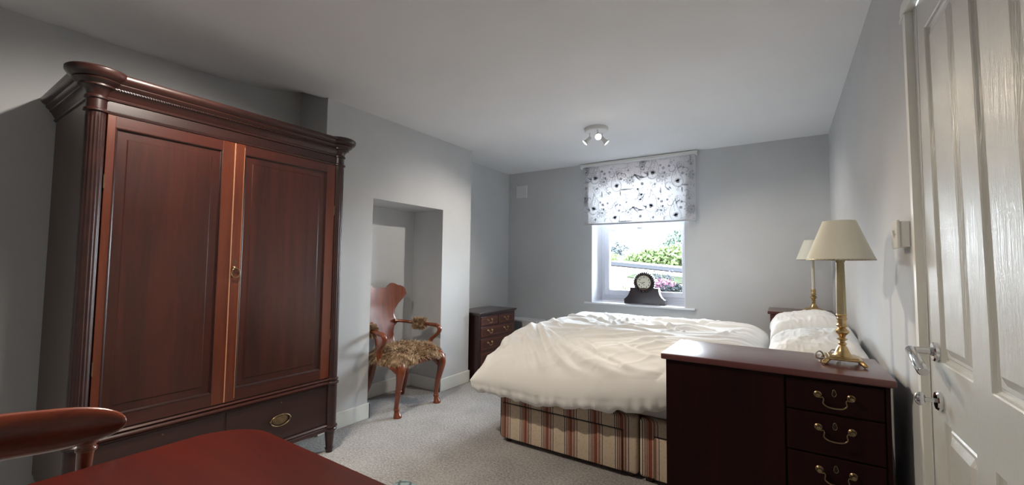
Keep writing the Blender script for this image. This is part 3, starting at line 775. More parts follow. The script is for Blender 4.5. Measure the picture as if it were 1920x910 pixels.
for yy in (CY0, CY1):
    R = 0.034
    bm = B()
    # reeded shaft: 16 reeds
    def shaft(z0, z1, reeds=16, n=96, base=R):
        rings = []
        for z, k in ((z0, 0), (z0+0.02, 0), (z0+0.03, 1), (z1-0.03, 1), (z1-0.02, 0), (z1, 0)):
            rings.append([bm.verts.new((CX+(base-0.004*k*(1-abs(math.sin(reeds*a/2))))*math.cos(a), yy+(base-0.004*k*(1-abs(math.sin(reeds*a/2))))*math.sin(a), z)) for a in [2*PI*j/n for j in range(n)]])
        for a_, b_ in zip(rings, rings[1:]):
            for j in range(n): bm.faces.new((a_[j], a_[(j+1)%n], b_[(j+1)%n], b_[j]))
    shaft(0.47, 1.85)
    col_ = obj('column', bm, M['wardrobe_dark'], wd, smooth=50)
    bm = B(); pr_ = [(R, 1.845), (R+0.008, 1.848), (R+0.008, 1.856), (R, 1.862), (R, 1.900), (R+0.007, 1.904), (R+0.007, 1.912), (R, 1.918), (R+0.006, 1.935),
                     (R+0.020, 1.950), (R+0.028, 1.953), (R+0.028, 1.960), (R+0.042, 1.970), (R+0.048, 1.976), (R+0.044, 1.981), (R+0.062, 1.992), (R+0.070, 2.004), (R+0.070, 2.018), (R+0.064, 2.024)]
    lathe(bm, pr_, (CX, yy, 0), 48); obj('capital', bm, M['wardrobe_dark'], col_, smooth=40)
    bm = B(); lathe(bm, [(R+0.002, 0.165), (R+0.002, 0.430), (R+0.010, 0.434), (R+0.012, 0.443), (R+0.004, 0.450), (R+0.004, 0.455), (R+0.008, 0.459), (R+0.008, 0.466), (R, 0.472)], (CX, yy, 0), 36)
    obj('lower_pilaster', bm, M['wardrobe_dark'], wd, smooth=40)
    bm = B(); lathe(bm, [(R+0.004, 0.172), (R+0.010, 0.168), (R+0.010, 0.160), (R+0.002, 0.154), (R+0.007, 0.148), (R+0.007, 0.140), (R-0.002, 0.135), (R-0.004, 0.128), (0.021, 0.034), (0.025, 0.028), (0.025, 0.020), (0.021, 0.014), (0.021, 0.0)][::-1], (CX, yy, 0), 28)
    obj('leg', bm, M['wardrobe_dark'], wd, smooth=40)
for yy in (0.52, 1.65):
    bm = B(); lathe(bm, [(0.02, 0), (0.028, 0.15)], (-3.03, yy, 0), 16); obj('leg', bm, M['wardrobe_dark'], wd, smooth=40)
# doors
def wdoor(y0, y1, lapl, lapr):
    z0, z1 = 0.476, 1.846
    st_l, st_r, rt, rb = 0.048, 0.052, 0.052, 0.060
    py0, py1, pz0, pz1 = y0+lapl, y1-lapr, z0+rb, z1-rt
    bm = B()
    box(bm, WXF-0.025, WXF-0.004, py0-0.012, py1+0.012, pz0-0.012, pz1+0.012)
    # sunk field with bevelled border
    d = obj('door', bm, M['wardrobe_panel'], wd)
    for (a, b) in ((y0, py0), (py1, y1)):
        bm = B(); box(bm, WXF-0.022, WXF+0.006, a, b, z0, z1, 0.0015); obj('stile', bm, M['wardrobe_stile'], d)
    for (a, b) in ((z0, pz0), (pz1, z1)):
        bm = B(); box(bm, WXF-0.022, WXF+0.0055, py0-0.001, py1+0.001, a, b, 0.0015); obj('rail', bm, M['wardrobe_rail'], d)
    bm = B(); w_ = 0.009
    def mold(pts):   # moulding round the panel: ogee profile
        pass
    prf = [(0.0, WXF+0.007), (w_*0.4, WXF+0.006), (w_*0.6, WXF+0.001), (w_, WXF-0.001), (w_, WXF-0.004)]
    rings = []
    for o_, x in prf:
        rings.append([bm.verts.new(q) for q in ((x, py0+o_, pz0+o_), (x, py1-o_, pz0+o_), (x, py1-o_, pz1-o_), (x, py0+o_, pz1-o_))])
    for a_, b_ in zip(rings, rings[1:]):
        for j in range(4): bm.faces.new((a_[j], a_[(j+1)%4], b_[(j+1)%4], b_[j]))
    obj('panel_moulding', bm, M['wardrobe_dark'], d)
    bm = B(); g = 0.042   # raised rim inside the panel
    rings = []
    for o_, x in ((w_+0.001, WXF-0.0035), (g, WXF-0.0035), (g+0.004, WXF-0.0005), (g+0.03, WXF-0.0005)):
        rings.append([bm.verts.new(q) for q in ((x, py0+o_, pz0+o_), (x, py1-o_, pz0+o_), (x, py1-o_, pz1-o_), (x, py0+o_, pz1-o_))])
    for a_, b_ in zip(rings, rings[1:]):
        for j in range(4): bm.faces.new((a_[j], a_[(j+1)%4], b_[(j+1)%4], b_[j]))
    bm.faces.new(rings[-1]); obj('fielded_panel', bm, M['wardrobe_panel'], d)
    for z in (0.75, 1.55):   # brass hinge knuckles on the outer edge
        yy = y0 if y0 < 0.8 else y1
        bm = B(); lathe(bm, [(0.003, -0.03), (0.003, 0.03)], (WXF+0.006, yy, z), 10); obj('hinge', bm, M['brass_old'], d)
    return d
wdoor(0.533, 1.040, 0.028, 0.060)
d2 = wdoor(1.043, 1.636, 0.046, 0.060)
bm = B(); box(bm, WXF+0.004, WXF+0.010, 1.036, 1.041, 0.478, 1.844, 0.001); box(bm, WXF+0.004, WXF+0.009, 1.0845, 1.0865, 0.49, 1.83, 0.0005)
obj('astragal_edge', bm, M['edge_light'], d2)
bm = B(); lathe(bm, [(0, 0), (0.012, 0), (0.010, 0.004), (0.004, 0.008), (0.004, 0.018), (0.0, 0.018)], (WXF+0.0055, 1.062, 1.176), 16, 'X', cap=False)
ctube(bm, [(WXF+0.018, 1.062+0.021*math.sin(a), 1.149+0.024*math.cos(a)) for a in np.linspace(0, 2*PI, 17)], [0.0030]*17, 8, 2)
obj('ring_handle', bm, M['brass_old'], d2, smooth=50, label='aged brass ring handle')
bm = B(); prism(bm, [(1.062+0.007*math.cos(a), 1.205+0.014*math.sin(a)) for a in np.linspace(0, 2*PI, 16)[:-1]], WXF+0.005, WXF+0.0075, 'YZ')
obj('keyhole_plate', bm, M['brass_old'], d2)
for (y0, y1) in ((0.540, 1.040), (1.056, 1.630)):
    bm = B(); box(bm, WXF-0.02, WXF+0.003, y0, y1, 0.188, 0.420, 0.002)
    dr = obj('drawer', bm, M['wardrobe_dark'], wd)
    cyd = (y0+y1)/2-0.005; czd = 0.302
    bm = B()
    for sc_, x0_, x1_ in ((0.74, 0.003, 0.006), (0.60, 0.006, 0.0085), (0.22, 0.008, 0.012)):
        prism(bm, [(cyd+0.058*sc_*math.cos(a), czd+0.034*sc_*math.sin(a)) for a in np.linspace(0, 2*PI, 29)[:-1]], WXF+x0_, WXF+x1_, 'YZ', 0.001)
    hp = obj('handle_plate', bm, M['brass_old'], dr)
    bm = B(); ctube(bm, [(WXF+0.011, cyd+0.056*math.cos(a), czd+(0.033 if a > PI else 0.030)*math.sin(a)) for a in np.linspace(0, 2*PI, 25)], [0.0030]*25, 8, 2)
    for sg in (-1, 1): sphere(bm, (WXF+0.008, cyd+sg*0.056, czd+0.001), 0.006)
    obj('bail', bm, M['brass_old'], hp, smooth=50)
    bm = B(); lathe(bm, [(0, 0.003), (0.005, 0.003), (0.004, 0.0055), (0, 0.0055)], (WXF, cyd+0.004, 0.398), 12, 'X', cap=False); obj('keyhole', bm, M['brass_old'], dr)

# ================================================================== BED
bed = thing('divan_bed', 'double divan bed upholstered in cream and red stripes under the white duvet', 'bed', (-0.69, 3.17, 0))
BY0, BY1 = 2.425, 3.895
for k, (x0, x1) in enumerate(((-1.668, -0.718), (-0.708, 0.325))):
    bm = B(); box(bm, x0, x1, BY0, BY1, 0.030, 0.352, 0.018, 3)
    b = obj('divan_base', bm, M['stripe'], bed, smooth=40)
    bm = B(); dx0, dx1 = (x0+0.035, x1-0.085) if k == 0 else (x0+0.085, x1-0.035)
    box(bm, dx0-0.004, dx1+0.004, BY0-0.001, BY0+0.02, 0.034, 0.270); obj('drawer_gap', bm, M['black'], b)
    bm = B(); box(bm, dx0, dx1, BY0-0.008, BY0+0.02, 0.036, 0.264, 0.006, 3); obj('drawer_front', bm, M['stripe'], b, smooth=40)
    for yy in (BY0+0.05, BY1-0.05):
        for xx in (x0+0.05, x1-0.05):
            bm = B(); lathe(bm, [(0.008, 0.024), (0.022, 0.020), (0.024, 0.010), (0.015, 0.0)], (xx, yy, 0.0), 16)
            lathe(bm, [(0.008, 0.0), (0.008, 0.035)], (xx, yy, 0), 8)
            obj('castor', bm, M['chest_dark'], b, smooth=60)
bm = B(); box(bm, -1.655, 0.322, BY0+0.012, BY1-0.012, 0.354, 0.585, 0.05, 5)
for v in bm.verts:
    v.co.z += 0.006*noise.noise(v.co*3); v.co.y += 0.012*noise.noise(v.co*4+Vector((3,0,0)))
obj('mattress', bm, M['sheet'], bed, smooth=60, label='mattress in a pale grey fitted sheet')
# ------------------------------------------------------------------ duvet: domed cover with pulled creases
QX0, QX1, QY0, QY1 = -1.793, -0.075, 2.245, 4.03
def edge_fall(d, w_, p_, q_):
    t = np.clip(1-d/w_, 0, 1); return (1-t**p_)**q_
NU, NV = 300, 280
uu = np.linspace(0, 1, NU); gu = 0.35*uu+0.65*(0.5-0.5*np.cos(PI*uu))
vv = np.linspace(0, 1, NV); gv = 0.30*vv+0.70*(0.5-0.5*np.cos(PI*vv))
PX, PYY = np.meshgrid(QX0+(QX1-QX0)*gu, QY0+(QY1-QY0)*gv, indexing='ij')
mm = edge_fall(PX-QX0, 0.29, 2.49, 0.674)*edge_fall(PYY-QY0, 0.61, 2.2, 0.40)*edge_fall(QY1-PYY, 0.38, 2.2, 0.6)
HEM = 0.43+0.125*np.clip((PX+1.25)/0.75, 0, 1)**1.3
PZ = HEM+(0.787-HEM)*mm-0.15*(1-edge_fall(QX1-PX, 0.20, 2.0, 0.6))*np.clip(mm*1.5, 0, 1)
# surface normals
def normals(X, Y, Z):
    P = np.stack([X, Y, Z], -1); du = np.gradient(P, axis=0); dv_ = np.gradient(P, axis=1)
    n_ = np.cross(du, dv_); return n_/(np.linalg.norm(n_, axis=-1, keepdims=True)+1e-9)
NN = normals(PX, PYY, PZ)
disp = np.zeros_like(PX)
# each crease: polyline in plan (metres), height, width
CREASES = [
    ([(-1.62, 2.50), (-1.55, 2.39), (-1.47, 2.29)], .016, .030), ([(-1.50, 2.52), (-1.48, 2.43), (-1.34, 2.28)], .020, .024),
    ([(-1.54, 2.43), (-1.45, 2.34), (-1.40, 2.28)], .014, .020), ([(-1.54, 2.75), (-1.29, 2.44), (-1.12, 2.31), (-0.89, 2.26)], .022, .024),
    ([(-1.41, 2.63), (-1.18, 2.44), (-0.94, 2.34), (-0.80, 2.31)], .018, .020), ([(-1.23, 2.45), (-1.03, 2.34), (-0.79, 2.28), (-0.59, 2.27)], .018, .024),
    ([(-1.10, 2.50), (-1.02, 2.45), (-0.96, 2.40)], .014, .014), ([(-1.50, 2.50), (-1.31, 2.33), (-1.23, 2.26)], .018, .022),
    ([(-1.73, 2.40), (-1.71, 2.33), (-1.69, 2.27)], .012, .024), ([(-0.91, 2.38), (-0.72, 2.31), (-0.57, 2.29)], .014, .022),
    ([(-0.87, 2.52), (-0.70, 2.42), (-0.58, 2.40)], .012, .020), ([(-1.68, 2.55), (-1.66, 2.45), (-1.60, 2.37)], .014, .022),
    ([(-0.75, 2.48), (-0.67, 2.53), (-0.58, 2.62)], .018, .022), ([(-1.45, 2.80), (-1.30, 2.78), (-1.20, 2.79), (-1.09, 2.87)], .014, .018),
    ([(-1.45, 3.10), (-1.31, 3.06), (-1.06, 2.84)], .018, .020), ([(-1.42, 3.35), (-1.27, 3.24), (-1.03, 2.99)], .018, .018),
    ([(-1.30, 3.45), (-1.13, 3.27), (-0.93, 2.99)], .020, .018), ([(-1.20, 3.55), (-1.07, 3.32), (-0.98, 3.1), (-0.88, 2.97)], .020, .018),
    ([(-1.12, 2.94), (-1.04, 3.11), (-0.98, 3.38), (-0.80, 3.50)], .018, .018), ([(-1.17, 2.74), (-1.07, 2.87), (-0.92, 2.95), (-0.75, 2.88)], .016, .018),
    ([(-1.22, 2.61), (-1.10, 2.72), (-0.95, 2.85)], .014, .018), ([(-1.10, 3.50), (-0.87, 3.48), (-0.65, 3.42), (-0.40, 3.52)], .020, .024),
    ([(-0.90, 3.62), (-0.66, 3.60), (-0.44, 3.64)], .016, .020), ([(-0.95, 3.04), (-0.76, 3.06), (-0.59, 3.19), (-0.41, 3.15)], .022, .022),
    ([(-0.69, 2.87), (-0.58, 3.11), (-0.41, 3.03)], .016, .020), ([(-0.64, 3.53), (-0.44, 3.42), (-0.20, 3.40)], .018, .020),
    ([(-0.60, 3.75), (-0.40, 3.62), (-0.18, 3.58)], .016, .020), ([(-0.96, 3.41), (-0.76, 3.18), (-0.57, 2.98)], .020, .018),
    ([(-1.30, 2.51), (-1.13, 2.63), (-0.94, 2.72), (-0.75, 2.80)], .018, .020), ([(-1.09, 2.55), (-0.93, 2.62), (-0.77, 2.74), (-0.60, 2.78)], .016, .020),
    ([(-0.46, 2.92), (-0.33, 3.00), (-0.27, 3.25), (-0.15, 3.28)], .016, .018), ([(-0.79, 2.54), (-0.73, 2.61), (-0.62, 2.70)], .014, .018),
    ([(-1.60, 3.10), (-1.50, 2.90), (-1.35, 2.72)], .016, .022), ([(-1.66, 3.45), (-1.52, 3.30), (-1.36, 3.22)], .016, .020),
    ([(-1.64, 2.85), (-1.56, 2.66), (-1.42, 2.50)], .016, .022), ([(-0.55, 2.56), (-0.42, 2.66), (-0.25, 2.72)], .014, .020),
    ([(-0.50, 2.80), (-0.36, 2.86), (-0.16, 2.92)], .014, .020), ([(-1.0, 3.75), (-0.8, 3.70), (-0.62, 3.74)], .014, .020),
    ([(-0.52, 2.36), (-0.40, 2.46), (-0.22, 2.52)], .014, .022), ([(-1.36, 3.62), (-1.22, 3.40), (-1.16, 3.20)], .014, .016),
]
for ci, (pl_, hh, ww) in enumerate(CREASES):
    c_ = catmull([(a, b, 0) for a, b in pl_], 6); tot = len(c_)-1
    best = np.full(PX.shape, 9.0); sd = np.zeros_like(PX); tt = np.zeros_like(PX)
    for i in range(tot):
        ax, ay, bx, by = c_[i].x, c_[i].y, c_[i+1].x, c_[i+1].y
        L2 = (bx-ax)**2+(by-ay)**2+1e-12
        t = np.clip(((PX-ax)*(bx-ax)+(PYY-ay)*(by-ay))/L2, 0, 1)
        dx, dy = PX-(ax+t*(bx-ax)), PYY-(ay+t*(by-ay)); d = np.sqrt(dx*dx+dy*dy)
        k = d < best; best = np.where(k, d, best); tt = np.where(k, (i+t)/tot, tt)
        sd = np.where(k, np.sign(dx*(by-ay)-dy*(bx-ax))*d, sd)
    w_ = ww*(0.55+0.55*np.sin(PI*tt)); q = sd/w_
    fl = 1 if ci % 2 else -1
    prof_ = np.exp(-np.abs(q)**1.5) - 0.75*np.exp(-((q-fl*1.5)/0.85)**2) - 0.18*np.exp(-((q+fl*1.9)/1.2)**2)
    disp += hh*0.95*np.sin(PI*np.clip(tt, 0.06, 0.94))**0.6*prof_*np.where(best > ww*5, 0, 1)
# small pulled wrinkles: ridged noise, stretched along the bed on top and down the slope at the side
def wrinkle(x, y, s):
    ang = -0.45+0.5*sstep((y-2.4)/0.5); u = x*math.cos(ang)-y*math.sin(ang); v = x*math.sin(ang)+y*math.cos(ang)
    w1 = noise.noise(Vector((u*2.2, v*7.5, s))); w2 = noise.noise(Vector((u*4.6+w1, v*15, s+4))); w3 = noise.noise(Vector((x*3.0, y*3.0, s+9)))
    return 0.013*(1-min(abs(w1)*3.2, 1))*(0.5+0.5*w3)+0.0055*(1-min(abs(w2)*3.0, 1))+0.010*w3
WR = np.array([[wrinkle(PX[i, j], PYY[i, j], 3.3) for j in range(NV)] for i in range(NU)])
disp += WR-0.008
tail = np.clip((PX-QX0)/0.05, 0.2, 1)*np.clip((PYY-QY0)/0.05, 0.25, 1)
G = np.stack([PX, PYY, PZ], -1)+NN*(disp*tail)[..., None]
G[..., 1] = np.maximum(G[..., 1], QY0-0.02)
# wavy hem and turned-under edge
bm = B(); V = [[bm.verts.new(G[i, j]) for j in range(NV)] for i in range(NU)]
for i in range(NU-1):
    for j in range(NV-1): bm.faces.new((V[i][j], V[i+1][j], V[i+1][j+1], V[i][j+1]))
ring = [(i, 0) for i in range(NU)]+[(NU-1, j) for j in range(1, NV)]+[(i, NV-1) for i in range(NU-2, -1, -1)]+[(0, j) for j in range(NV-2, 0, -1)]
prev_ = [V[i][j] for i, j in ring]
for (ins, dz) in ((0.006, -0.010), (0.008, -0.030), (0.014, -0.052), (0.032, -0.074), (0.07, -0.082), (0.11, -0.07), (0.145, -0.03), (0.15, 0.0)):
    cur = []
    for (i, j) in ring:
        x, y, z = G[i, j]
        wv = 0.5*noise.noise(Vector((x*6, y*6, 2.2)))+0.35*noise.noise(Vector((x*15, y*15, 5.2)))
        nx_ = 1 if i == 0 else (-1 if i == NU-1 else 0); nyy = 1 if j == 0 else (-1 if j == NV-1 else 0)
        x2 = min(max(x, QX0+ins), QX1-ins*0.5); y2 = min(max(y, QY0+ins), QY1-ins)
        cur.append(bm.verts.new((x2, y2+(0.035*wv+0.016*noise.noise(Vector((x*24, y*24, 1.2))))*min(abs(dz)/0.05, 1)*abs(nyy), z+dz*(1+0.9*wv))))
    n_ = len(cur)
    for k in range(n_): bm.faces.new((prev_[k], prev_[(k+1)%n_], cur[(k+1)%n_], cur[k]))
    prev_ = cur
dv = obj('duvet', bm, M['cotton'], smooth=180, origin=(-0.9, 3.15, 0.585))
tag(dv, 'crumpled white duvet spread over the double bed', 'duvet')


# ================================================================== PILLOWS
def pillow(name, label, cx, cy, cz, lx, ly, h, rotz, tiltx, seed, tilty=0):
    """soft cushion: thin at the edge, pulled out at the corners, creased"""
    t = Vector((cx, cy, cz)); bm = B(); n = 56
    R = Matrix.Translation(t) @ Matrix.Rotation(rotz, 4, 'Z') @ Matrix.Rotation(tilty, 4, 'Y') @ Matrix.Rotation(tiltx, 4, 'X')
    off = Vector((seed*7.1, seed*3.3, 0))
    for side in (1, -1):
        def f(u, v):
            a, b = 2*u-1, 2*v-1
            r = (1-a**4)*(1-b**4); e = max(r, 0)**0.45
            # seams pull inwards between the corners
            x = lx*0.5*a*(1-0.055*(1-b*b)); y = ly*0.5*b*(1-0.075*(1-a*a))
            p = Vector((a*2, b*2, side))+off
            w_ = 0.016*noise.noise(p*1.1) + 0.010*(1-abs(noise.noise(Vector((p.x*1.2+p.y*2.6, p.y*0.7, seed))))*2)*e
            cr = 0.010*(1-min(abs(noise.noise(Vector((p.x*3.4, p.y*1.1, seed+5))))*5, 1))*(1-0.5*e)
            z = side*(h*0.5*e*(1 if side > 0 else 0.55)) + (w_+cr)*e*side
            if side < 0: z = max(z, -h*0.30)
            return R @ Vector((x, y, z))
        grid(bm, n, n, f)
    bmesh.ops.remove_doubles(bm, verts=bm.verts, dist=0.0015)
    o = obj(name, bm, M['cotton'], smooth=180, origin=(cx, cy, cz))
    sb = o.modifiers.new('Subdivision', 'SUBSURF'); sb.levels = 1; sb.render_levels = 1
    return tag(o, label, 'pillow')
pillow('pillow', 'white pillow on the far side of the bed by the window wall chest', 0.112, 3.44, 0.788, 0.43, 0.70, 0.235, 0.03, 0.0, 1, tilty=-0.18)
pillow('pillow', 'white pillow at the near side of the bed behind the brass lamp', 0.120, 2.695, 0.756, 0.43, 0.68, 0.22, -0.03, 0.06, 2, tilty=-0.16)

# ================================================================== NEAR DRESSER
dc = thing('chest_of_drawers', 'dark mahogany chest with three brass-handled drawers in front of the bed', 'chest of drawers', (-0.075, 2.05, 0))
DX0, DX1, DYF, DYB = -0.431, 0.286, 1.868, 2.238; SPL = -0.010
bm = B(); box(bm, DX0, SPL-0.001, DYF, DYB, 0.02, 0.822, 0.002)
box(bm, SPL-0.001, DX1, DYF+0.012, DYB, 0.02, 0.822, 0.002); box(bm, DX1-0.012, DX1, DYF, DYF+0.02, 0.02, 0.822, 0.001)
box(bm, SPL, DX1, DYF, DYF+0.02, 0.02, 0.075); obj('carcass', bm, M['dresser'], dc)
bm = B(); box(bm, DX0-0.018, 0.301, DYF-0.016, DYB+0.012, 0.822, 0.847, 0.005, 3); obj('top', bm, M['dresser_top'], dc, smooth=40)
bm = B(); box(bm, DX0+0.004, DX1-0.004, DYF+0.01, DYB-0.01, 0, 0.022); obj('plinth', bm, M['dresser'], dc)
zt = 0.812
for k, hh in enumerate((0.108, 0.140, 0.158, 0.175, 0.150)):
    z1 = zt; z0 = zt-hh; zt = z0-0.006
    if z0 < 0.07: z0 = 0.078
    bm = B(); box(bm, SPL+0.006, DX1-0.016, DYF+0.001, DYF+0.02, z0, z1, 0.0025)
    dr = obj('drawer', bm, M['dresser'], dc)
    hx, hz = 0.136, z1-0.046
    bm = B()
    for sg in (-1, 1):
        lathe(bm, [(0, 0.002), (0.0115, 0), (0.012, -0.002), (0.008, -0.005), (0.005, -0.012), (0.008, -0.016), (0.007, -0.021), (0, -0.023)], (hx+sg*0.047, DYF, hz), 18, 'Y', cap=False)
    ctube(bm, [(hx+a, DYF-0.016-c, hz+b) for a, b, c in ((-.047, -.002, 0), (-.040, -.006, .002), (-.034, -.004, .003), (-.031, -.012, .004), (-.033, -.024, .005), (-.022, -.034, .006), (0, -.037, .007),
          (.022, -.034, .006), (.033, -.024, .005), (.031, -.012, .004), (.034, -.004, .003), (.040, -.006, .002), (.047, -.002, 0))], [.0028, .0022, .0018, .002, .0022, .0026, .003, .0026, .0022, .002, .0018, .0022, .0028], 8, 3)
    obj('bail_handle', bm, M['brass_old'], dr, smooth=50)
    bm = B(); ex, ez = 0.136, z1-0.036
    ctube(bm, [(ex+0.005*math.cos(a)*(1+0.3*(math.sin(a) < 0)), DYF-0.0005, ez+0.012*math.sin(a)) for a in np.linspace(0, 2*PI, 17)], [0.0011]*17, 6, 1)
    obj('escutcheon', bm, M['brass_old'], dr, smooth=50)
    bm = B(); prism(bm, [(ex-0.0018, ez-0.008), (ex+0.0018, ez-0.008), (ex+0.0014, ez+0.001), (ex+0.0028, ez+0.005), (ex, ez+0.008), (ex-0.0028, ez+0.005), (ex-0.0014, ez+0.001)], DYF-0.0006, DYF+0.0015)
    obj('keyhole', bm, M['black'], dr)

# ================================================================== LAMPS
def table_lamp(x, y, z, label, column, kz, rbot, rtop, zb, zt_, cord=False):
    t = thing('table_lamp', label, 'table lamp', (x, y, z))
    bm = B()   # platform base on four bracket feet
    s_ = 0.056*kz
    prism(bm, [(x-s_, y-s_), (x+s_, y-s_), (x+s_, y+s_), (x-s_, y+s_)], z+0.014, z+0.022, 'XY', 0.0015)
    prism(bm, [(x-s_*.8, y-s_*.8), (x+s_*.8, y-s_*.8), (x+s_*.8, y+s_*.8), (x-s_*.8, y+s_*.8)], z+0.020, z+0.027, 'XY', 0.003)
    for a in (-1, 1):
        for b in (-1, 1):
            tube(bm, [(x+a*s_*.80, y+b*s_*.80, z+0.016), (x+a*s_*1.0, y+b*s_*1.0, z+0.010), (x+a*s_*1.12, y+b*s_*1.12, z+0.003), (x+a*s_*1.14, y+b*s_*1.14, z+0.0)], [0.006, 0.009, 0.009, 0.007], 8)
    obj('base', bm, M['brass'], t, smooth=35)
    h0 = z+0.024
    prof = [(0.034, 0), (0.033, 0.004), (0.026, 0.010), (0.020, 0.024), (0.015, 0.036), (0.010, 0.042), (0.014, 0.046), (0.014, 0.050), (0.009, 0.055), (0.009, 0.060), (0.017, 0.064), (0.017, 0.067), (0.010, 0.071),
            (0.013, 0.080), (0.023, 0.092), (0.023, 0.098), (0.014, 0.106), (0.011, 0.110), (0.019, 0.115), (0.019, 0.119), (0.015, 0.124), (0.0155, 0.140), (0.018, 0.142), (0.018, 0.145), (0.0155, 0.148), (0.016, 0.156), (0.018, 0.158), (0.016, 0.162)]
    bm = B(); lathe(bm, [(r*kz, h) for r, h in prof], (x, y, h0), 12 if column == 'oct' else 28)
    obj('turned_stem', bm, M['brass'], t, smooth=30)
    bm = B()
    if column == 'oct': lathe(bm, [(0.0165, 0.160), (0.0135, zb-h0-0.01), (0.016, zb-h0-0.006), (0.016, zb-h0+0.004), (0.008, zb-h0+0.006), (0.008, zb-h0+0.05)], (x, y, h0), 8, ang0=PI/8)
    else: lathe(bm, [(0.0125, 0.160), (0.0110, zb-h0-0.01), (0.012, zb-h0+0.004), (0.007, zb-h0+0.006), (0.007, zb-h0+0.05)], (x, y, h0), 24)
    obj('column', bm, M['brass_stem'] if column == 'oct' else M['candle'], t, smooth=None if column == 'oct' else 40)
    bm = B(); rr = []
    for r, h in ((rtop, zt_), (rbot, zb), (rbot-0.0015, zb), (rtop-0.0015, zt_)):
        rr.append([bm.verts.new((x+r*math.cos(2*PI*k/64), y+r*math.sin(2*PI*k/64), h)) for k in range(64)])
    for a_, b_ in zip(rr, rr[1:]+rr[:1]):
        for j in range(64): bm.faces.new((a_[j], a_[(j+1)%64], b_[(j+1)%64], b_[j]))
    sh = obj('lamp_shade', bm, M['shade'], t, smooth=40)
    bm = B()
    for r, h in ((rtop-0.002, zt_-0.002), (rbot-0.002, zb+0.002)):
        tube(bm, [(x+r*math.cos(a), y+r*math.sin(a), h) for a in np.linspace(0, 2*PI, 49)], 0.0016, 6)
    for k in range(3):
        a = k*2*PI/3; tube(bm, [(x, y, zb+0.045), (x+(rbot-0.002)*.55*math.cos(a), y+(rbot-0.002)*.55*math.sin(a), zb+0.05), (x+(rtop-0.002)*math.cos(a), y+(rtop-0.002)*math.sin(a), zt_-0.002)], 0.0013, 6)
    obj('shade_frame', bm, M['brass_old'], sh)
    if cord:
        bm = B(); ctube(bm, [(x-0.030, y+0.020, z+0.010), (x-0.060, y+0.010, z+0.006), (x-0.082, y-0.008, z+0.010), (x-0.086, y-0.014, z+0.026), (x-0.074, y-0.006, z+0.036), (x-0.062, y+0.012, z+0.024), (x-0.066, y+0.026, z+0.006), (x-0.050, y+0.044, z+0.005), (x-0.030, y+0.060, z+0.034), (x-0.016, y+0.066, z+0.030), (x-0.004, y+0.072, z+0.005), (x+0.010, y+0.130, z+0.004)],
              [0.0035]*12, 8, 5)
        obj('cord', bm, M['cord'], t, smooth=60, label='coiled white lamp cord')
    return t
table_lamp(0.181, 2.075, 0.8512, 'brass table lamp with cream shade on the near dark chest', 'oct', 1.0, 0.110, 0.053, 1.246, 1.400, True)
table_lamp(0.196, 4.33, 0.8512, 'slim brass candlestick lamp with cream shade on the far corner chest', 'round', 1.05, 0.118, 0.058, 1.282, 1.448)

# ================================================================== CORNER CHEST (far right)
ns = thing('bedside_chest', 'red-brown wooden chest in the far right corner behind the bed', 'chest', (0.10, 4.36, 0))
bm = B(); box(bm, -0.112, 0.318, 4.165, 4.560, 0.03, 0.822, 0.002); obj('carcass', bm, M['chest'], ns)
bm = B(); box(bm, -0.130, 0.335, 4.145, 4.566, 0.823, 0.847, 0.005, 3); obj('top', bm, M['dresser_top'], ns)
bm = B(); box(bm, -0.105, 0.31, 4.175, 4.55, 0, 0.031); obj('plinth', bm, M['dresser'], ns)
for k in range(4):
    z1 = 0.805-k*0.186
    bm = B(); box(bm, -0.098, 0.304, 4.158, 4.17, z1-0.176, z1, 0.003); dr = obj('drawer', bm, M['chest'], ns)
    bm = B(); ctube(bm, [(0.053, 4.158, z1-0.08), (0.060, 4.145, z1-0.092), (0.103, 4.142, z1-0.105), (0.146, 4.145, z1-0.092), (0.153, 4.158, z1-0.08)], [0.003]*5, 8, 4); obj('bail_handle', bm, M['brass_old'], dr, smooth=60)

# ================================================================== FAR LEFT CHEST
fc = thing('small_chest_of_drawers', 'small dark chest of drawers with pale inlay lines in the far left corner', 'chest of drawers', (-2.84, 3.82, 0))
FX, FY0, FY1, FZ = -2.665, 3.475, 4.155, 0.703
bm = B(); box(bm, -3.025, FX, FY0, FY1, 0.05, FZ-0.028, 0.002); obj('carcass', bm, M['chest_dark'], fc)
bm = B(); prism(bm, [(FX-0.03, 0), (FX+0.004, 0), (FX+0.004, 0.05), (FX-0.03, 0.05)], FY0, FY1); box(bm, -3.02, FX-0.01, FY0+0.005, FY1-0.005, 0, 0.052); obj('plinth', bm, M['chest_dark'], fc)
bm = B(); box(bm, -3.035, FX+0.022, FY0-0.016, FY1+0.016, FZ-0.014, FZ, 0.004, 3); box(bm, -3.03, FX+0.012, FY0-0.008, FY1+0.008, FZ-0.028, FZ-0.013, 0.003); obj('top', bm, M['chest_top'], fc, smooth=40)
rows = [(0.655, 0.095, 2), (0.548, 0.110, 1), (0.426, 0.125, 1), (0.289, 0.130, 1), (0.147, 0.090, 1)]
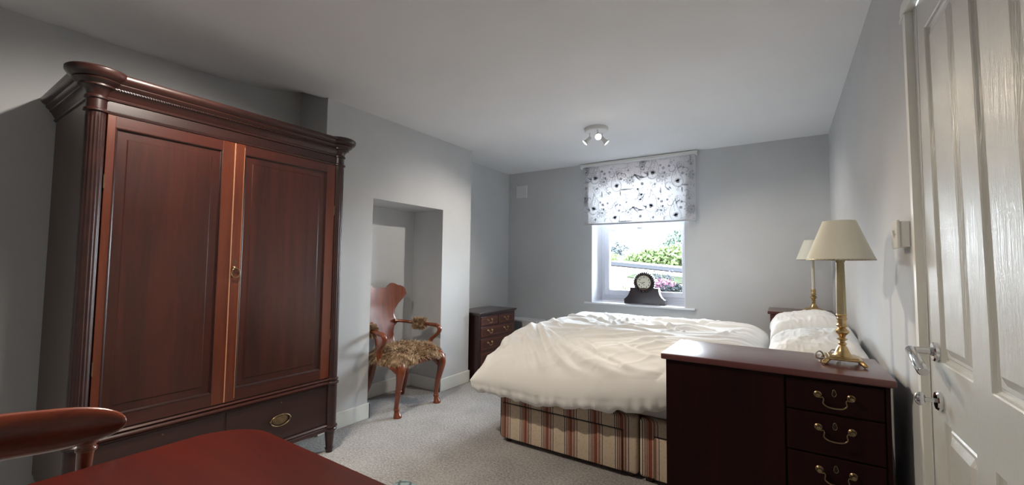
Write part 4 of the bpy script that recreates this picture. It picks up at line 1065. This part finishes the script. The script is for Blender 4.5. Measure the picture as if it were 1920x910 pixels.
for z1, h_, n_ in rows:
    wdt = (FY1-FY0-0.05)/n_
    for k in range(n_):
        a = FY0+0.025+k*wdt+0.004; b = a+wdt-0.008
        bm = B(); box(bm, FX-0.01, FX+0.006, a, b, z1-h_, z1, 0.003); dr = obj('drawer', bm, M['chest'], fc)
        bm = B(); i_ = 0.018; lw = 0.0022
        box(bm, FX+0.0055, FX+0.0066, a+i_, b-i_, z1-i_-lw, z1-i_); box(bm, FX+0.0055, FX+0.0066, a+i_, b-i_, z1-h_+i_, z1-h_+i_+lw)
        box(bm, FX+0.0055, FX+0.0066, a+i_, a+i_+lw, z1-h_+i_, z1-i_); box(bm, FX+0.0055, FX+0.0066, b-i_-lw, b-i_, z1-h_+i_, z1-i_)
        obj('inlay_line', bm, M['inlay'], dr)
        for cyh in ([(a+b)/2] if n_ == 2 else [a+0.16, b-0.16]):
            zc_ = z1-h_*0.38
            bm = B()
            for sg in (-1, 1): lathe(bm, [(0, 0.005), (0.011, 0.006), (0.009, 0.010), (0.004, 0.014), (0.006, 0.020), (0, 0.022)], (FX, cyh+sg*0.036, zc_), 14, 'X', cap=False)
            ctube(bm, [(FX+0.018+c, cyh+p, zc_+q) for p, q, c in ((-.036, -.003, 0), (-.026, -.006, .002), (-.026, -.020, .004), (-.012, -.028, .005), (0, -.030, .006), (.012, -.028, .005), (.026, -.020, .004), (.026, -.006, .002), (.036, -.003, 0))], [0.003]*9, 8, 3)
            obj('bail_handle', bm, M['brass'], dr, smooth=50)

# white low open unit in the corner beyond it
wu = thing('white_shelf_unit', 'low white open-fronted shelf unit against the window wall left of the bed', 'shelf unit', (-2.72, 4.44, 0))
UX0, UX1, UY0, UY1, UZ_ = -2.98, -2.47, 4.33, 4.565, 0.545
bm = B(); box(bm, UX0-0.004, UX1+0.004, UY0-0.006, UY1, UZ_-0.02, UZ_, 0.002); obj('top', bm, M['reveal'], wu)
for x0 in (UX0, UX1-0.018):
    bm = B(); box(bm, x0, x0+0.018, UY0, UY1, 0, UZ_-0.021, 0.001); obj('side_panel', bm, M['reveal'], wu)
bm = B(); box(bm, UX0+0.019, UX1-0.019, UY1-0.012, UY1-0.002, 0.03, UZ_-0.021); obj('back_panel', bm, M['reveal'], wu)
bm = B(); box(bm, -2.67, -2.648, UY0, UY1-0.013, 0.03, UZ_-0.021); obj('divider', bm, M['reveal'], wu)
bm = B(); box(bm, -2.647, UX1-0.019, UY0+0.002, UY0+0.016, 0.05, UZ_-0.022); obj('door', bm, M['reveal'], wu)
for zz in (0.05, 0.29):
    bm = B(); box(bm, UX0+0.019, -2.671, UY0+0.005, UY1-0.013, zz, zz+0.016); obj('shelf', bm, M['reveal'], wu)

# ================================================================== ARMCHAIR IN THE RECESS
ac = thing('armchair', 'polished walnut armchair with fur seat standing in the chimney recess', 'armchair', (-2.74, 2.52, 0))
CYC = 2.525
def fur(name, base_pts, n, length, seed, parent, droop=0.5, width=0.0022):
    """base_pts(r) -> point, normal; builds tapering strands lying outwards and downwards"""
    r = random.Random(seed); V_, F_ = [], []
    for _ in range(n):
        p, nn = base_pts(r); L_ = length*r.uniform(0.6, 1.25)
        cl = Vector((noise.noise(p*14), noise.noise(p*14+Vector((9,0,0))), noise.noise(p*14+Vector((0,9,0)))))
        d = (nn + cl*1.5 + Vector((r.gauss(0,.22), r.gauss(0,.22), r.gauss(0,.22)))).normalized()
        d2_ = (d + Vector((0,0,-droop))).normalized(); d3_ = (d2_ + Vector((0,0,-droop*0.8)) + cl*0.5).normalized()
        s_ = d.cross(Vector((r.gauss(0,1), r.gauss(0,1), r.gauss(0,1)))).normalized()*width
        p1 = p+d*L_*.35; p2 = p1+d2_*L_*.35; p3 = p2+d3_*L_*.35; b0 = len(V_)
        V_ += [p-s_, p+s_, p1-s_, p1+s_, p2-s_*.7, p2+s_*.7, p3]; F_ += [(b0, b0+1, b0+3, b0+2), (b0+2, b0+3, b0+5, b0+4), (b0+4, b0+5, b0+6)]
    return obj(name, (V_, F_), M['fur'], parent)
# seat rail: rounded trapezoid frame
def seat_pt(a, q=1.0):     # a angle; superellipse; front (towards +x) wider
    c, s_ = math.cos(a), math.sin(a); e = 0.62
    x = -2.735 + q*0.225*abs(c)**e*(1 if c > 0 else -1)
    y = CYC + q*(0.275+0.03*c)*abs(s_)**e*(1 if s_ > 0 else -1)
    return x, y
bm = B(); n = 64; rings = []
for q, z in ((0.86, 0.395), (0.98, 0.395), (1.0, 0.402), (1.0, 0.428), (0.97, 0.436), (0.86, 0.436)):
    rings.append([bm.verts.new((*seat_pt(2*PI*k/n, q), z - (0.012 if z < 0.40 else 0)*math.cos(2*PI*k/n*2)*0)) for k in range(n)])
for a_, b_ in zip(rings, rings[1:]+rings[:1]):
    for j in range(n): bm.faces.new((a_[j], a_[(j+1)%n], b_[(j+1)%n], b_[j]))
obj('seat_rail', bm, M['walnut'], ac, smooth=40)
bm = B()   # padded seat under the fleece
grid(bm, 33, 14, lambda u, v: (lambda a, k: (*seat_pt(a, 0.98*math.cos(k)**0.5 if k < 1.56 else 0.001), 0.425+0.075*math.sin(k)))(2*PI*u, v*PI/2))
bmesh.ops.remove_doubles(bm, verts=bm.verts, dist=0.0005)
st_ = obj('seat', bm, M['fur'], ac, smooth=180, label='seat covered with long brown fur')
def seat_surface(r):
    a = r.uniform(0, 2*PI); k = math.asin(r.random()**0.8)
    q = 0.98*math.cos(k)**0.5; x, y = seat_pt(a, q); z = 0.425+0.075*math.sin(k)
    nx, ny = x+2.735, y-CYC; l = math.hypot(nx, ny) or 1
    return Vector((x, y, z)), Vector((nx/l*math.cos(k)*1.1, ny/l*math.cos(k)*1.1, math.sin(k)*0.8+0.05))
fur('fur_cover', seat_surface, 20000, 0.050, 3, st_, 0.7)
# legs
def cabriole(fy, s_, nm='leg'):
    kx, ax = -2.545, -2.585
    bm = B()
    ctube(bm, [(kx-0.03, fy, 0.428), (kx-0.005, fy+s_*0.004, 0.40), (kx+0.012, fy+s_*0.010, 0.355), (kx+0.004, fy+s_*0.009, 0.29), (kx-0.014, fy+s_*0.004, 0.215), (ax+0.012, fy, 0.14), (ax+0.004, fy, 0.085), (ax+0.006, fy, 0.060)],
          [0.038, 0.044, 0.038, 0.029, 0.0235, 0.0205, 0.019, 0.020], 16, 5)
    L_ = obj(nm, bm, M['walnut'], ac, smooth=60)
    bm = B()   # hoof foot
    ctube(bm, [(ax+0.006, fy, 0.072), (ax+0.006, fy, 0.060), (ax+0.007, fy, 0.052), (ax+0.012, fy, 0.028), (ax+0.018, fy, 0.003), (ax+0.018, fy, 0.0)], [0.020, 0.025, 0.020, 0.026, 0.034, 0.030], 16, 4)
    obj('foot', bm, M['walnut'], L_, smooth=60)
    bm = B()   # ring on the shank
    lathe(bm, [(0.023, -0.004), (0.0275, -0.001), (0.0275, 0.003), (0.023, 0.006)], (kx-0.0165, fy+s_*0.003, 0.205), 20)
    obj('shank_ring', bm, M['walnut'], L_, smooth=60)
    for sg in (-1, 1):
        bm = B(); ctube(bm, [(kx-0.01, fy+sg*0.020, 0.335), (kx-0.004, fy+sg*0.040, 0.368), (kx-0.014, fy+sg*0.068, 0.392), (kx-0.026, fy+sg*0.092, 0.400)], [0.008, 0.019, 0.015, 0.006], 12, 4)
        sphere(bm, (kx+0.020, fy+sg*0.018, 0.376), 0.015, (0.8, 1, 1))
        obj('knee_bracket', bm, M['walnut'], L_, smooth=60)
cabriole(CYC-0.205, -1); cabriole(CYC+0.240, 1)
for s_ in (-1, 1):
    bm = B(); ctube(bm, [(-2.90, CYC+s_*0.165, 0.43), (-2.905, CYC+s_*0.185, 0.34), (-2.93, CYC+s_*0.205, 0.20), (-2.975, CYC+s_*0.222, 0.07), (-3.0, CYC+s_*0.230, 0.0)], [0.032, 0.031, 0.027, 0.023, 0.025], 12, 5)
    obj('leg', bm, M['walnut'], ac, smooth=60)
# shaped back: fiddle outline with eared crest, curved in plan and raked backwards
BC = 2.505
outl = [(0.40, 0.115), (0.47, 0.108), (0.55, 0.100), (0.60, 0.105), (0.64, 0.125), (0.665, 0.165), (0.685, 0.182), (0.705, 0.160), (0.74, 0.145), (0.79, 0.155), (0.84, 0.195), (0.88, 0.240), (0.91, 0.268), (0.94, 0.282), (0.965, 0.280), (0.985, 0.262), (1.0, 0.24)]
def crest(y):      # top edge height at offset y
    a = abs(y)
    if a < 0.075: return 0.990
    if a < 0.105: return 0.990+0.030*sstep((a-0.075)/0.03)
    if a < 0.16: return 1.020+0.010*math.sin((a-0.105)/0.055*PI)
    if a < 0.195: return 1.020-0.012*sstep((a-0.16)/0.035)
    return 1.008-0.050*((a-0.195)/0.087)**2
def half(z):
    if z >= 0.985: return 0.262
    for (a, wa), (b, wb) in zip(outl, outl[1:]):
        if z <= b: return wa+(wb-wa)*(z-a)/(b-a)
    return 0.24
def backx(y, z): return -2.925-0.045*sstep((z-0.42)/0.3)-0.035*(z-0.42)/0.6 - 0.030*(1-(y/0.28)**2)*sstep((z-0.55)/0.3)
bm = B(); nz_, ny_ = 60, 28; F_, K_ = [], []
for side, dx in ((0, 0.0), (1, -0.020)):
    rows_ = []
    for i in range(nz_):
        row = []
        for j in range(ny_):
            u = 2*j/(ny_-1)-1
            zz = 0.40+(0.985-0.40)*i/(nz_-1)
            y = half(min(zz, 0.98))*u
            if zz > 0.94: y = (0.282-0.012*((zz-0.94)/0.045))*u
            top = crest(y); z = 0.40+(zz-0.40) if zz < 0.90 else 0.90+(top-0.90)*(zz-0.90)/(0.985-0.90)
            e = 1-max(0, (abs(u)-0.93)/0.07)**2*0.35
            row.append(bm.verts.new((backx(y, z)+(dx if side else 0)*1.0-(0.01-0.01*e)*(1 if side == 0 else -1), BC+y, z)))
        rows_.append(row)
    for i in range(nz_-1):
        for j in range(ny_-1): bm.faces.new((rows_[i][j], rows_[i+1][j], rows_[i+1][j+1], rows_[i][j+1]))
    (F_ if side == 0 else K_).extend(rows_)
for i in range(nz_-1):
    for j in (0, ny_-1): bm.faces.new((F_[i][j], F_[i+1][j], K_[i+1][j], K_[i][j]))
for j in range(ny_-1):
    for i in (0, nz_-1): bm.faces.new((F_[i][j], F_[i][j+1], K_[i][j+1], K_[i][j]))
obj('backrest', bm, M['walnut'], ac, smooth=50)
# arms
for s_ in (-1, 1):
    cy_ = CYC
    bm = B()
    ctube(bm, [(-2.985, BC+s_*0.125, 0.690), (-2.955, cy_+s_*0.185, 0.680), (-2.90, cy_+s_*0.240, 0.668), (-2.80, cy_+s_*0.285, 0.660), (-2.70, cy_+s_*0.308, 0.655), (-2.640, cy_+s_*0.312, 0.648), (-2.618, cy_+s_*0.310, 0.622),
               (-2.628, cy_+s_*0.305, 0.590), (-2.665, cy_+s_*0.296, 0.555), (-2.700, cy_+s_*0.288, 0.525), (-2.712, cy_+s_*0.280, 0.480), (-2.700, cy_+s_*0.268, 0.410)],
          [0.017, 0.016, 0.017, 0.019, 0.021, 0.0225, 0.022, 0.020, 0.019, 0.023, 0.024, 0.026], 14, 5, 0.85)
    arm_ = obj('armrest', bm, M['walnut'], ac, smooth=60)
    c0, c1 = Vector((-2.885, cy_+s_*0.245, 0.667)), Vector((-2.785, cy_+s_*0.292, 0.659))
    def cuff(r, c0=c0, c1=c1):
        t_ = r.random(); a = r.uniform(0, 2*PI); ax = (c1-c0).normalized(); u_ = Vector((0,0,1)); v_ = ax.cross(u_)
        nn = u_*math.cos(a)+v_*math.sin(a); return c0+(c1-c0)*t_+nn*0.019, nn+ax*r.uniform(-.5, .5)
    fur('fur_cuff', cuff, 2800, 0.042, 11+s_, arm_, 0.35)

# ================================================================== TABLE IN THE FOREGROUND
tb = thing('table', 'polished red mahogany table with rounded corners in the foreground', 'table', (-0.66, 0.23, 0))
def rrect(x0, x1, y0, y1, r, n=10):
    pts = []
    for (cx_, cy_, a0) in ((x1-r, y1-r, 0), (x0+r, y1-r, PI/2), (x0+r, y0+r, PI), (x1-r, y0+r, 1.5*PI)):
        for k in range(n+1):
            a = a0+k*PI/2/n; pts.append((cx_+r*math.cos(a), cy_+r*math.sin(a)))
    return pts
TX0, TX1, TY0, TY1 = -1.312, -0.02, -0.42, 0.614
bm = B(); prism(bm, rrect(TX0, TX1, TY0, TY1, 0.13), 0.726, 0.75, 'XY', 0.006, 3); obj('tabletop', bm, M['table'], tb, smooth=40)
bm = B(); box(bm, TX0+0.09, TX1-0.09, TY0+0.09, TY1-0.09, 0.64, 0.7255, 0.002); obj('apron', bm, M['rail'], tb)
for x in (TX0+0.12, TX1-0.12):
    for y in (TY0+0.12, TY1-0.12):
        bm = B(); box(bm, x-0.024, x+0.024, y-0.024, y+0.024, 0.60, 0.7255, 0.002)
        lathe(bm, [(0.013, 0), (0.016, 0.03), (0.022, 0.45), (0.027, 0.54), (0.020, 0.56), (0.027, 0.58), (0.022, 0.60)], (x, y, 0), 20); obj('leg', bm, M['rail'], tb, smooth=45)

# ================================================================== DESK CHAIR (curved top rail)
ch = thing('desk_chair', 'mahogany chair with broad curved top rail at the left end of the table', 'chair', (-1.30, 0.14, 0))
bm = B(); n = 40; m_ = 18; rings = []
YC_, YH = 0.055, 0.330       # centre and half length of the rail
for i in range(n):
    u = math.sin(PI/2*(-1+2*i/(n-1))*0.999); y = YC_+YH*u
    hgt = 0.052*(1-abs(u)**6)**0.5 if abs(u) < 1 else 0.0
    hgt = max(hgt, 0.001); zc_ = 0.786+0.016*(1-u*u)+0.010*max(0, abs(u)-0.6)/0.4
    x = -1.555+0.115*u*u; thk = 0.020*(1-abs(u)**8)**0.5+0.001
    rings.append([bm.verts.new((x+thk*math.cos(a)*(1-0.25*math.sin(a)), y, zc_+hgt*math.sin(a)*(1.0 if math.sin(a) > 0 else 1.0+0.10*(1-u*u)))) for a in [2*PI*k/m_ for k in range(m_)]])
for a_, b_ in zip(rings, rings[1:]):
    for k in range(m_): bm.faces.new((a_[k], a_[(k+1)%m_], b_[(k+1)%m_], b_[k]))
bm.faces.new(rings[0]); bm.faces.new(rings[-1])
obj('top_rail', bm, M['rail'], ch, smooth=60)
for s_ in (-1, 1):
    yy = YC_+s_*0.272
    bm = B(); ctube(bm, [(-1.500, yy, 0.775), (-1.494, yy-s_*0.004, 0.735), (-1.480, yy-s_*0.010, 0.66), (-1.468, yy-s_*0.016, 0.56), (-1.462, yy-s_*0.02, 0.45), (-1.470, yy-s_*0.02, 0.30), (-1.50, yy-s_*0.015, 0.12), (-1.545, yy-s_*0.01, 0.0)],
          [0.014, 0.017, 0.014, 0.015, 0.019, 0.018, 0.017, 0.015], 14, 5); st__ = obj('upright', bm, M['rail'], ch, smooth=60)
    bm = B(); lathe(bm, [(0.014, -0.018), (0.021, -0.012), (0.021, -0.006), (0.016, 0), (0.022, 0.006), (0.022, 0.012), (0.014, 0.018)], (-1.495, yy-s_*0.003, 0.742), 20); obj('turned_ring', bm, M['rail'], st__, smooth=60)
    bm = B(); ctube(bm, [(-1.11, YC_+s_*0.215, 0.44), (-1.11, YC_+s_*0.215, 0.40), (-1.108, YC_+s_*0.217, 0.20), (-1.105, YC_+s_*0.22, 0.0)], [0.020, 0.021, 0.018, 0.013], 14, 4); obj('leg', bm, M['rail'], ch, smooth=60)
bm = B(); prism(bm, [(-1.475, YC_-0.205), (-1.10, YC_-0.235), (-1.09, YC_), (-1.10, YC_+0.235), (-1.475, YC_+0.205)], 0.405, 0.445, 'XY', 0.006); obj('seat_frame', bm, M['rail'], ch)
bm = B(); prism(bm, [(-1.455, YC_-0.185), (-1.12, YC_-0.21), (-1.115, YC_), (-1.12, YC_+0.21), (-1.455, YC_+0.185)], 0.446, 0.478, 'XY', 0.014, 4); obj('seat', bm, M['plaid'], ch, smooth=60)
bm = B()
prism(bm, [(YC_-0.225, 0.60), (YC_+0.225, 0.60), (YC_+0.222, 0.635), (YC_, 0.645), (YC_-0.222, 0.635)], -1.484, -1.466, 'YZ', 0.004); obj('cross_rail', bm, M['rail'], ch)

# ================================================================== STOOL
so = thing('stool', 'padded stool in grey-teal plaid fabric beyond the table edge', 'stool', (-0.97, 0.89, 0))
bm = B(); box(bm, -1.170, -0.77, 0.74, 1.092, 0.375, 0.450, 0.032, 5)
for v in bm.verts: v.co.z += 0.016*max(0, 1-((v.co.x+0.97)/0.2)**2)*max(0, 1-((v.co.y-0.916)/0.176)**2)*(v.co.z > 0.42)
obj('seat', bm, M['plaid'], so, smooth=60)
bm = B(); box(bm, -1.155, -0.785, 0.755, 1.077, 0.31, 0.376, 0.004); obj('frame', bm, M['rail'], so)
for x in (-1.135, -0.805):
    for y in (0.775, 1.057):
        bm = B(); lathe(bm, [(0.012, 0), (0.020, 0.311)], (x, y, 0), 14); obj('leg', bm, M['rail'], so, smooth=50)

# ================================================================== MANTEL CLOCK
ck = thing('mantel_clock', 'dark wooden mantel clock with round cream dial on the window sill', 'clock', (-1.305, 4.70, WZ0))
KX, KY0, KY1 = -1.305, 4.665, 4.745; KZ0 = WZ0+0.001
bm = B(); half_ = [(0.222, 0.010), (0.222, 0.052), (0.205, 0.060), (0.180, 0.085), (0.163, 0.115), (0.155, 0.150), (0.153, 0.180)]
bot = [(-0.222, 0.010), (-0.222, 0.0), (-0.165, 0.0), (-0.160, 0.010), (0.160, 0.010), (0.165, 0.0), (0.222, 0.0)]
poly = [(KX+x, KZ0+z) for x, z in bot] + [(KX+x, KZ0+z) for x, z in half_] + [(KX-x, KZ0+z) for x, z in half_[::-1][:-1]]
prism(bm, poly, KY0, KY1, 'XZ', 0.002); obj('base', bm, M['clock_wood'], ck)
KC = KZ0+0.240
bm = B(); lathe(bm, [(0.0, 0.008), (0.106, 0.008), (0.108, 0.014), (0.108, 0.070), (0.104, 0.076), (0.0, 0.076)], (KX, KY0, KC), 56, 'Y', cap=False)
dm = obj('drum', bm, M['clock_wood'], ck, smooth=40)
bm = B()
lathe(bm, [(0.082, 0.010), (0.082, -0.006), (0.086, -0.010), (0.090, -0.006), (0.100, 0.0), (0.104, 0.010)], (KX, KY0, KC), 56, 'Y', cap=False)
for k in range(30):
    a = 2*PI*k/30; d_ = Vector((math.cos(a), 0, math.sin(a))); tg = Vector((-math.sin(a), 0, math.cos(a)))
    p0 = Vector((KX, KY0+0.001, KC))+d_*0.088-tg*0.006; p1 = Vector((KX, KY0-0.003, KC))+d_*0.099+tg*0.002; p2 = Vector((KX, KY0+0.012, KC))+d_*0.112+tg*0.010; p3 = Vector((KX, KY0+0.030, KC))+d_*0.109+tg*0.018
    ctube(bm, [p0, p1, p2, p3], [0.005, 0.0095, 0.0095, 0.005], 8, 4)
obj('rope_bezel', bm, M['clock_wood'], dm, smooth=60)
bm = B(); lathe(bm, [(0.074, 0.004), (0.074, -0.006), (0.080, -0.009), (0.084, -0.004), (0.084, 0.004)], (KX, KY0, KC), 56, 'Y', cap=False); obj('brass_ring', bm, M['brass_old'], dm, smooth=40)
bm = B(); lathe(bm, [(0, 0.003), (0.060, 0.001), (0.075, 0.000), (0.075, 0.006)], (KX, KY0, KC), 56, 'Y', cap=False); dl = obj('dial', bm, M['dial'], dm, smooth=40)
me_v, me_f = [], []
for h in range(1, 13):
    cu = bpy.data.curves.new('numeral', 'FONT'); cu.body = str(h); cu.size = 0.024; cu.align_x = 'CENTER'; cu.align_y = 'CENTER'; cu.extrude = 0.0003; cu.offset = 0.0007
    to = bpy.data.objects.new('numeral', cu); COL.objects.link(to); bpy.context.view_layer.update()
    me = to.evaluated_get(bpy.context.evaluated_depsgraph_get()).to_mesh()
    a = PI/2-h*PI/6; b0 = len(me_v)
    for v in me.vertices: me_v.append((KX+0.058*math.cos(a)+v.co.x, KY0-0.0006+v.co.z, KC+0.058*math.sin(a)+v.co.y))
    me_f += [tuple(i+b0 for i in p.vertices) for p in me.polygons]
    COL.objects.unlink(to); bpy.data.objects.remove(to); bpy.data.curves.remove(cu)
obj('numerals', (me_v, me_f), M['ink'], dl)
def hand(ang, L_, wd):     # clock angle clockwise from 12
    a = PI/2-ang; d_ = Vector((math.cos(a), 0, math.sin(a))); s_ = Vector((-d_.z, 0, d_.x)); c_ = Vector((KX, KY0-0.003, KC))
    bm = B(); pts = [c_-d_*0.012-s_*wd*.4, c_-d_*0.012+s_*wd*.4, c_+d_*L_*.45+s_*wd*.5, c_+d_*L_*.62+s_*wd*1.3, c_+d_*L_*.75+s_*wd*.5, c_+d_*L_, c_+d_*L_*.75-s_*wd*.5, c_+d_*L_*.62-s_*wd*1.3, c_+d_*L_*.45-s_*wd*.5]
    prism(bm, [(p.x, p.z) for p in pts], KY0-0.0035, KY0-0.0025)
    obj('hand', bm, M['ink'], dl)
hand((7+45/60)/12*2*PI, 0.036, 0.004); hand(45/60*2*PI-0.03, 0.056, 0.0025)
bm = B(); lathe(bm, [(0, -0.0055), (0.004, -0.005), (0.004, -0.001)], (KX, KY0, KC), 16, 'Y', cap=False)
obj('centre_cap', bm, M['ink'], dl)
for dx_, dz_ in ((0, -0.026), ):
    bm = B(); lathe(bm, [(0.005, 0.0), (0.005, -0.0015), (0.003, -0.002)], (KX+dx_, KY0, KC+dz_), 16, 'Y'); obj('winding_hole', bm, M['ink'], dl)
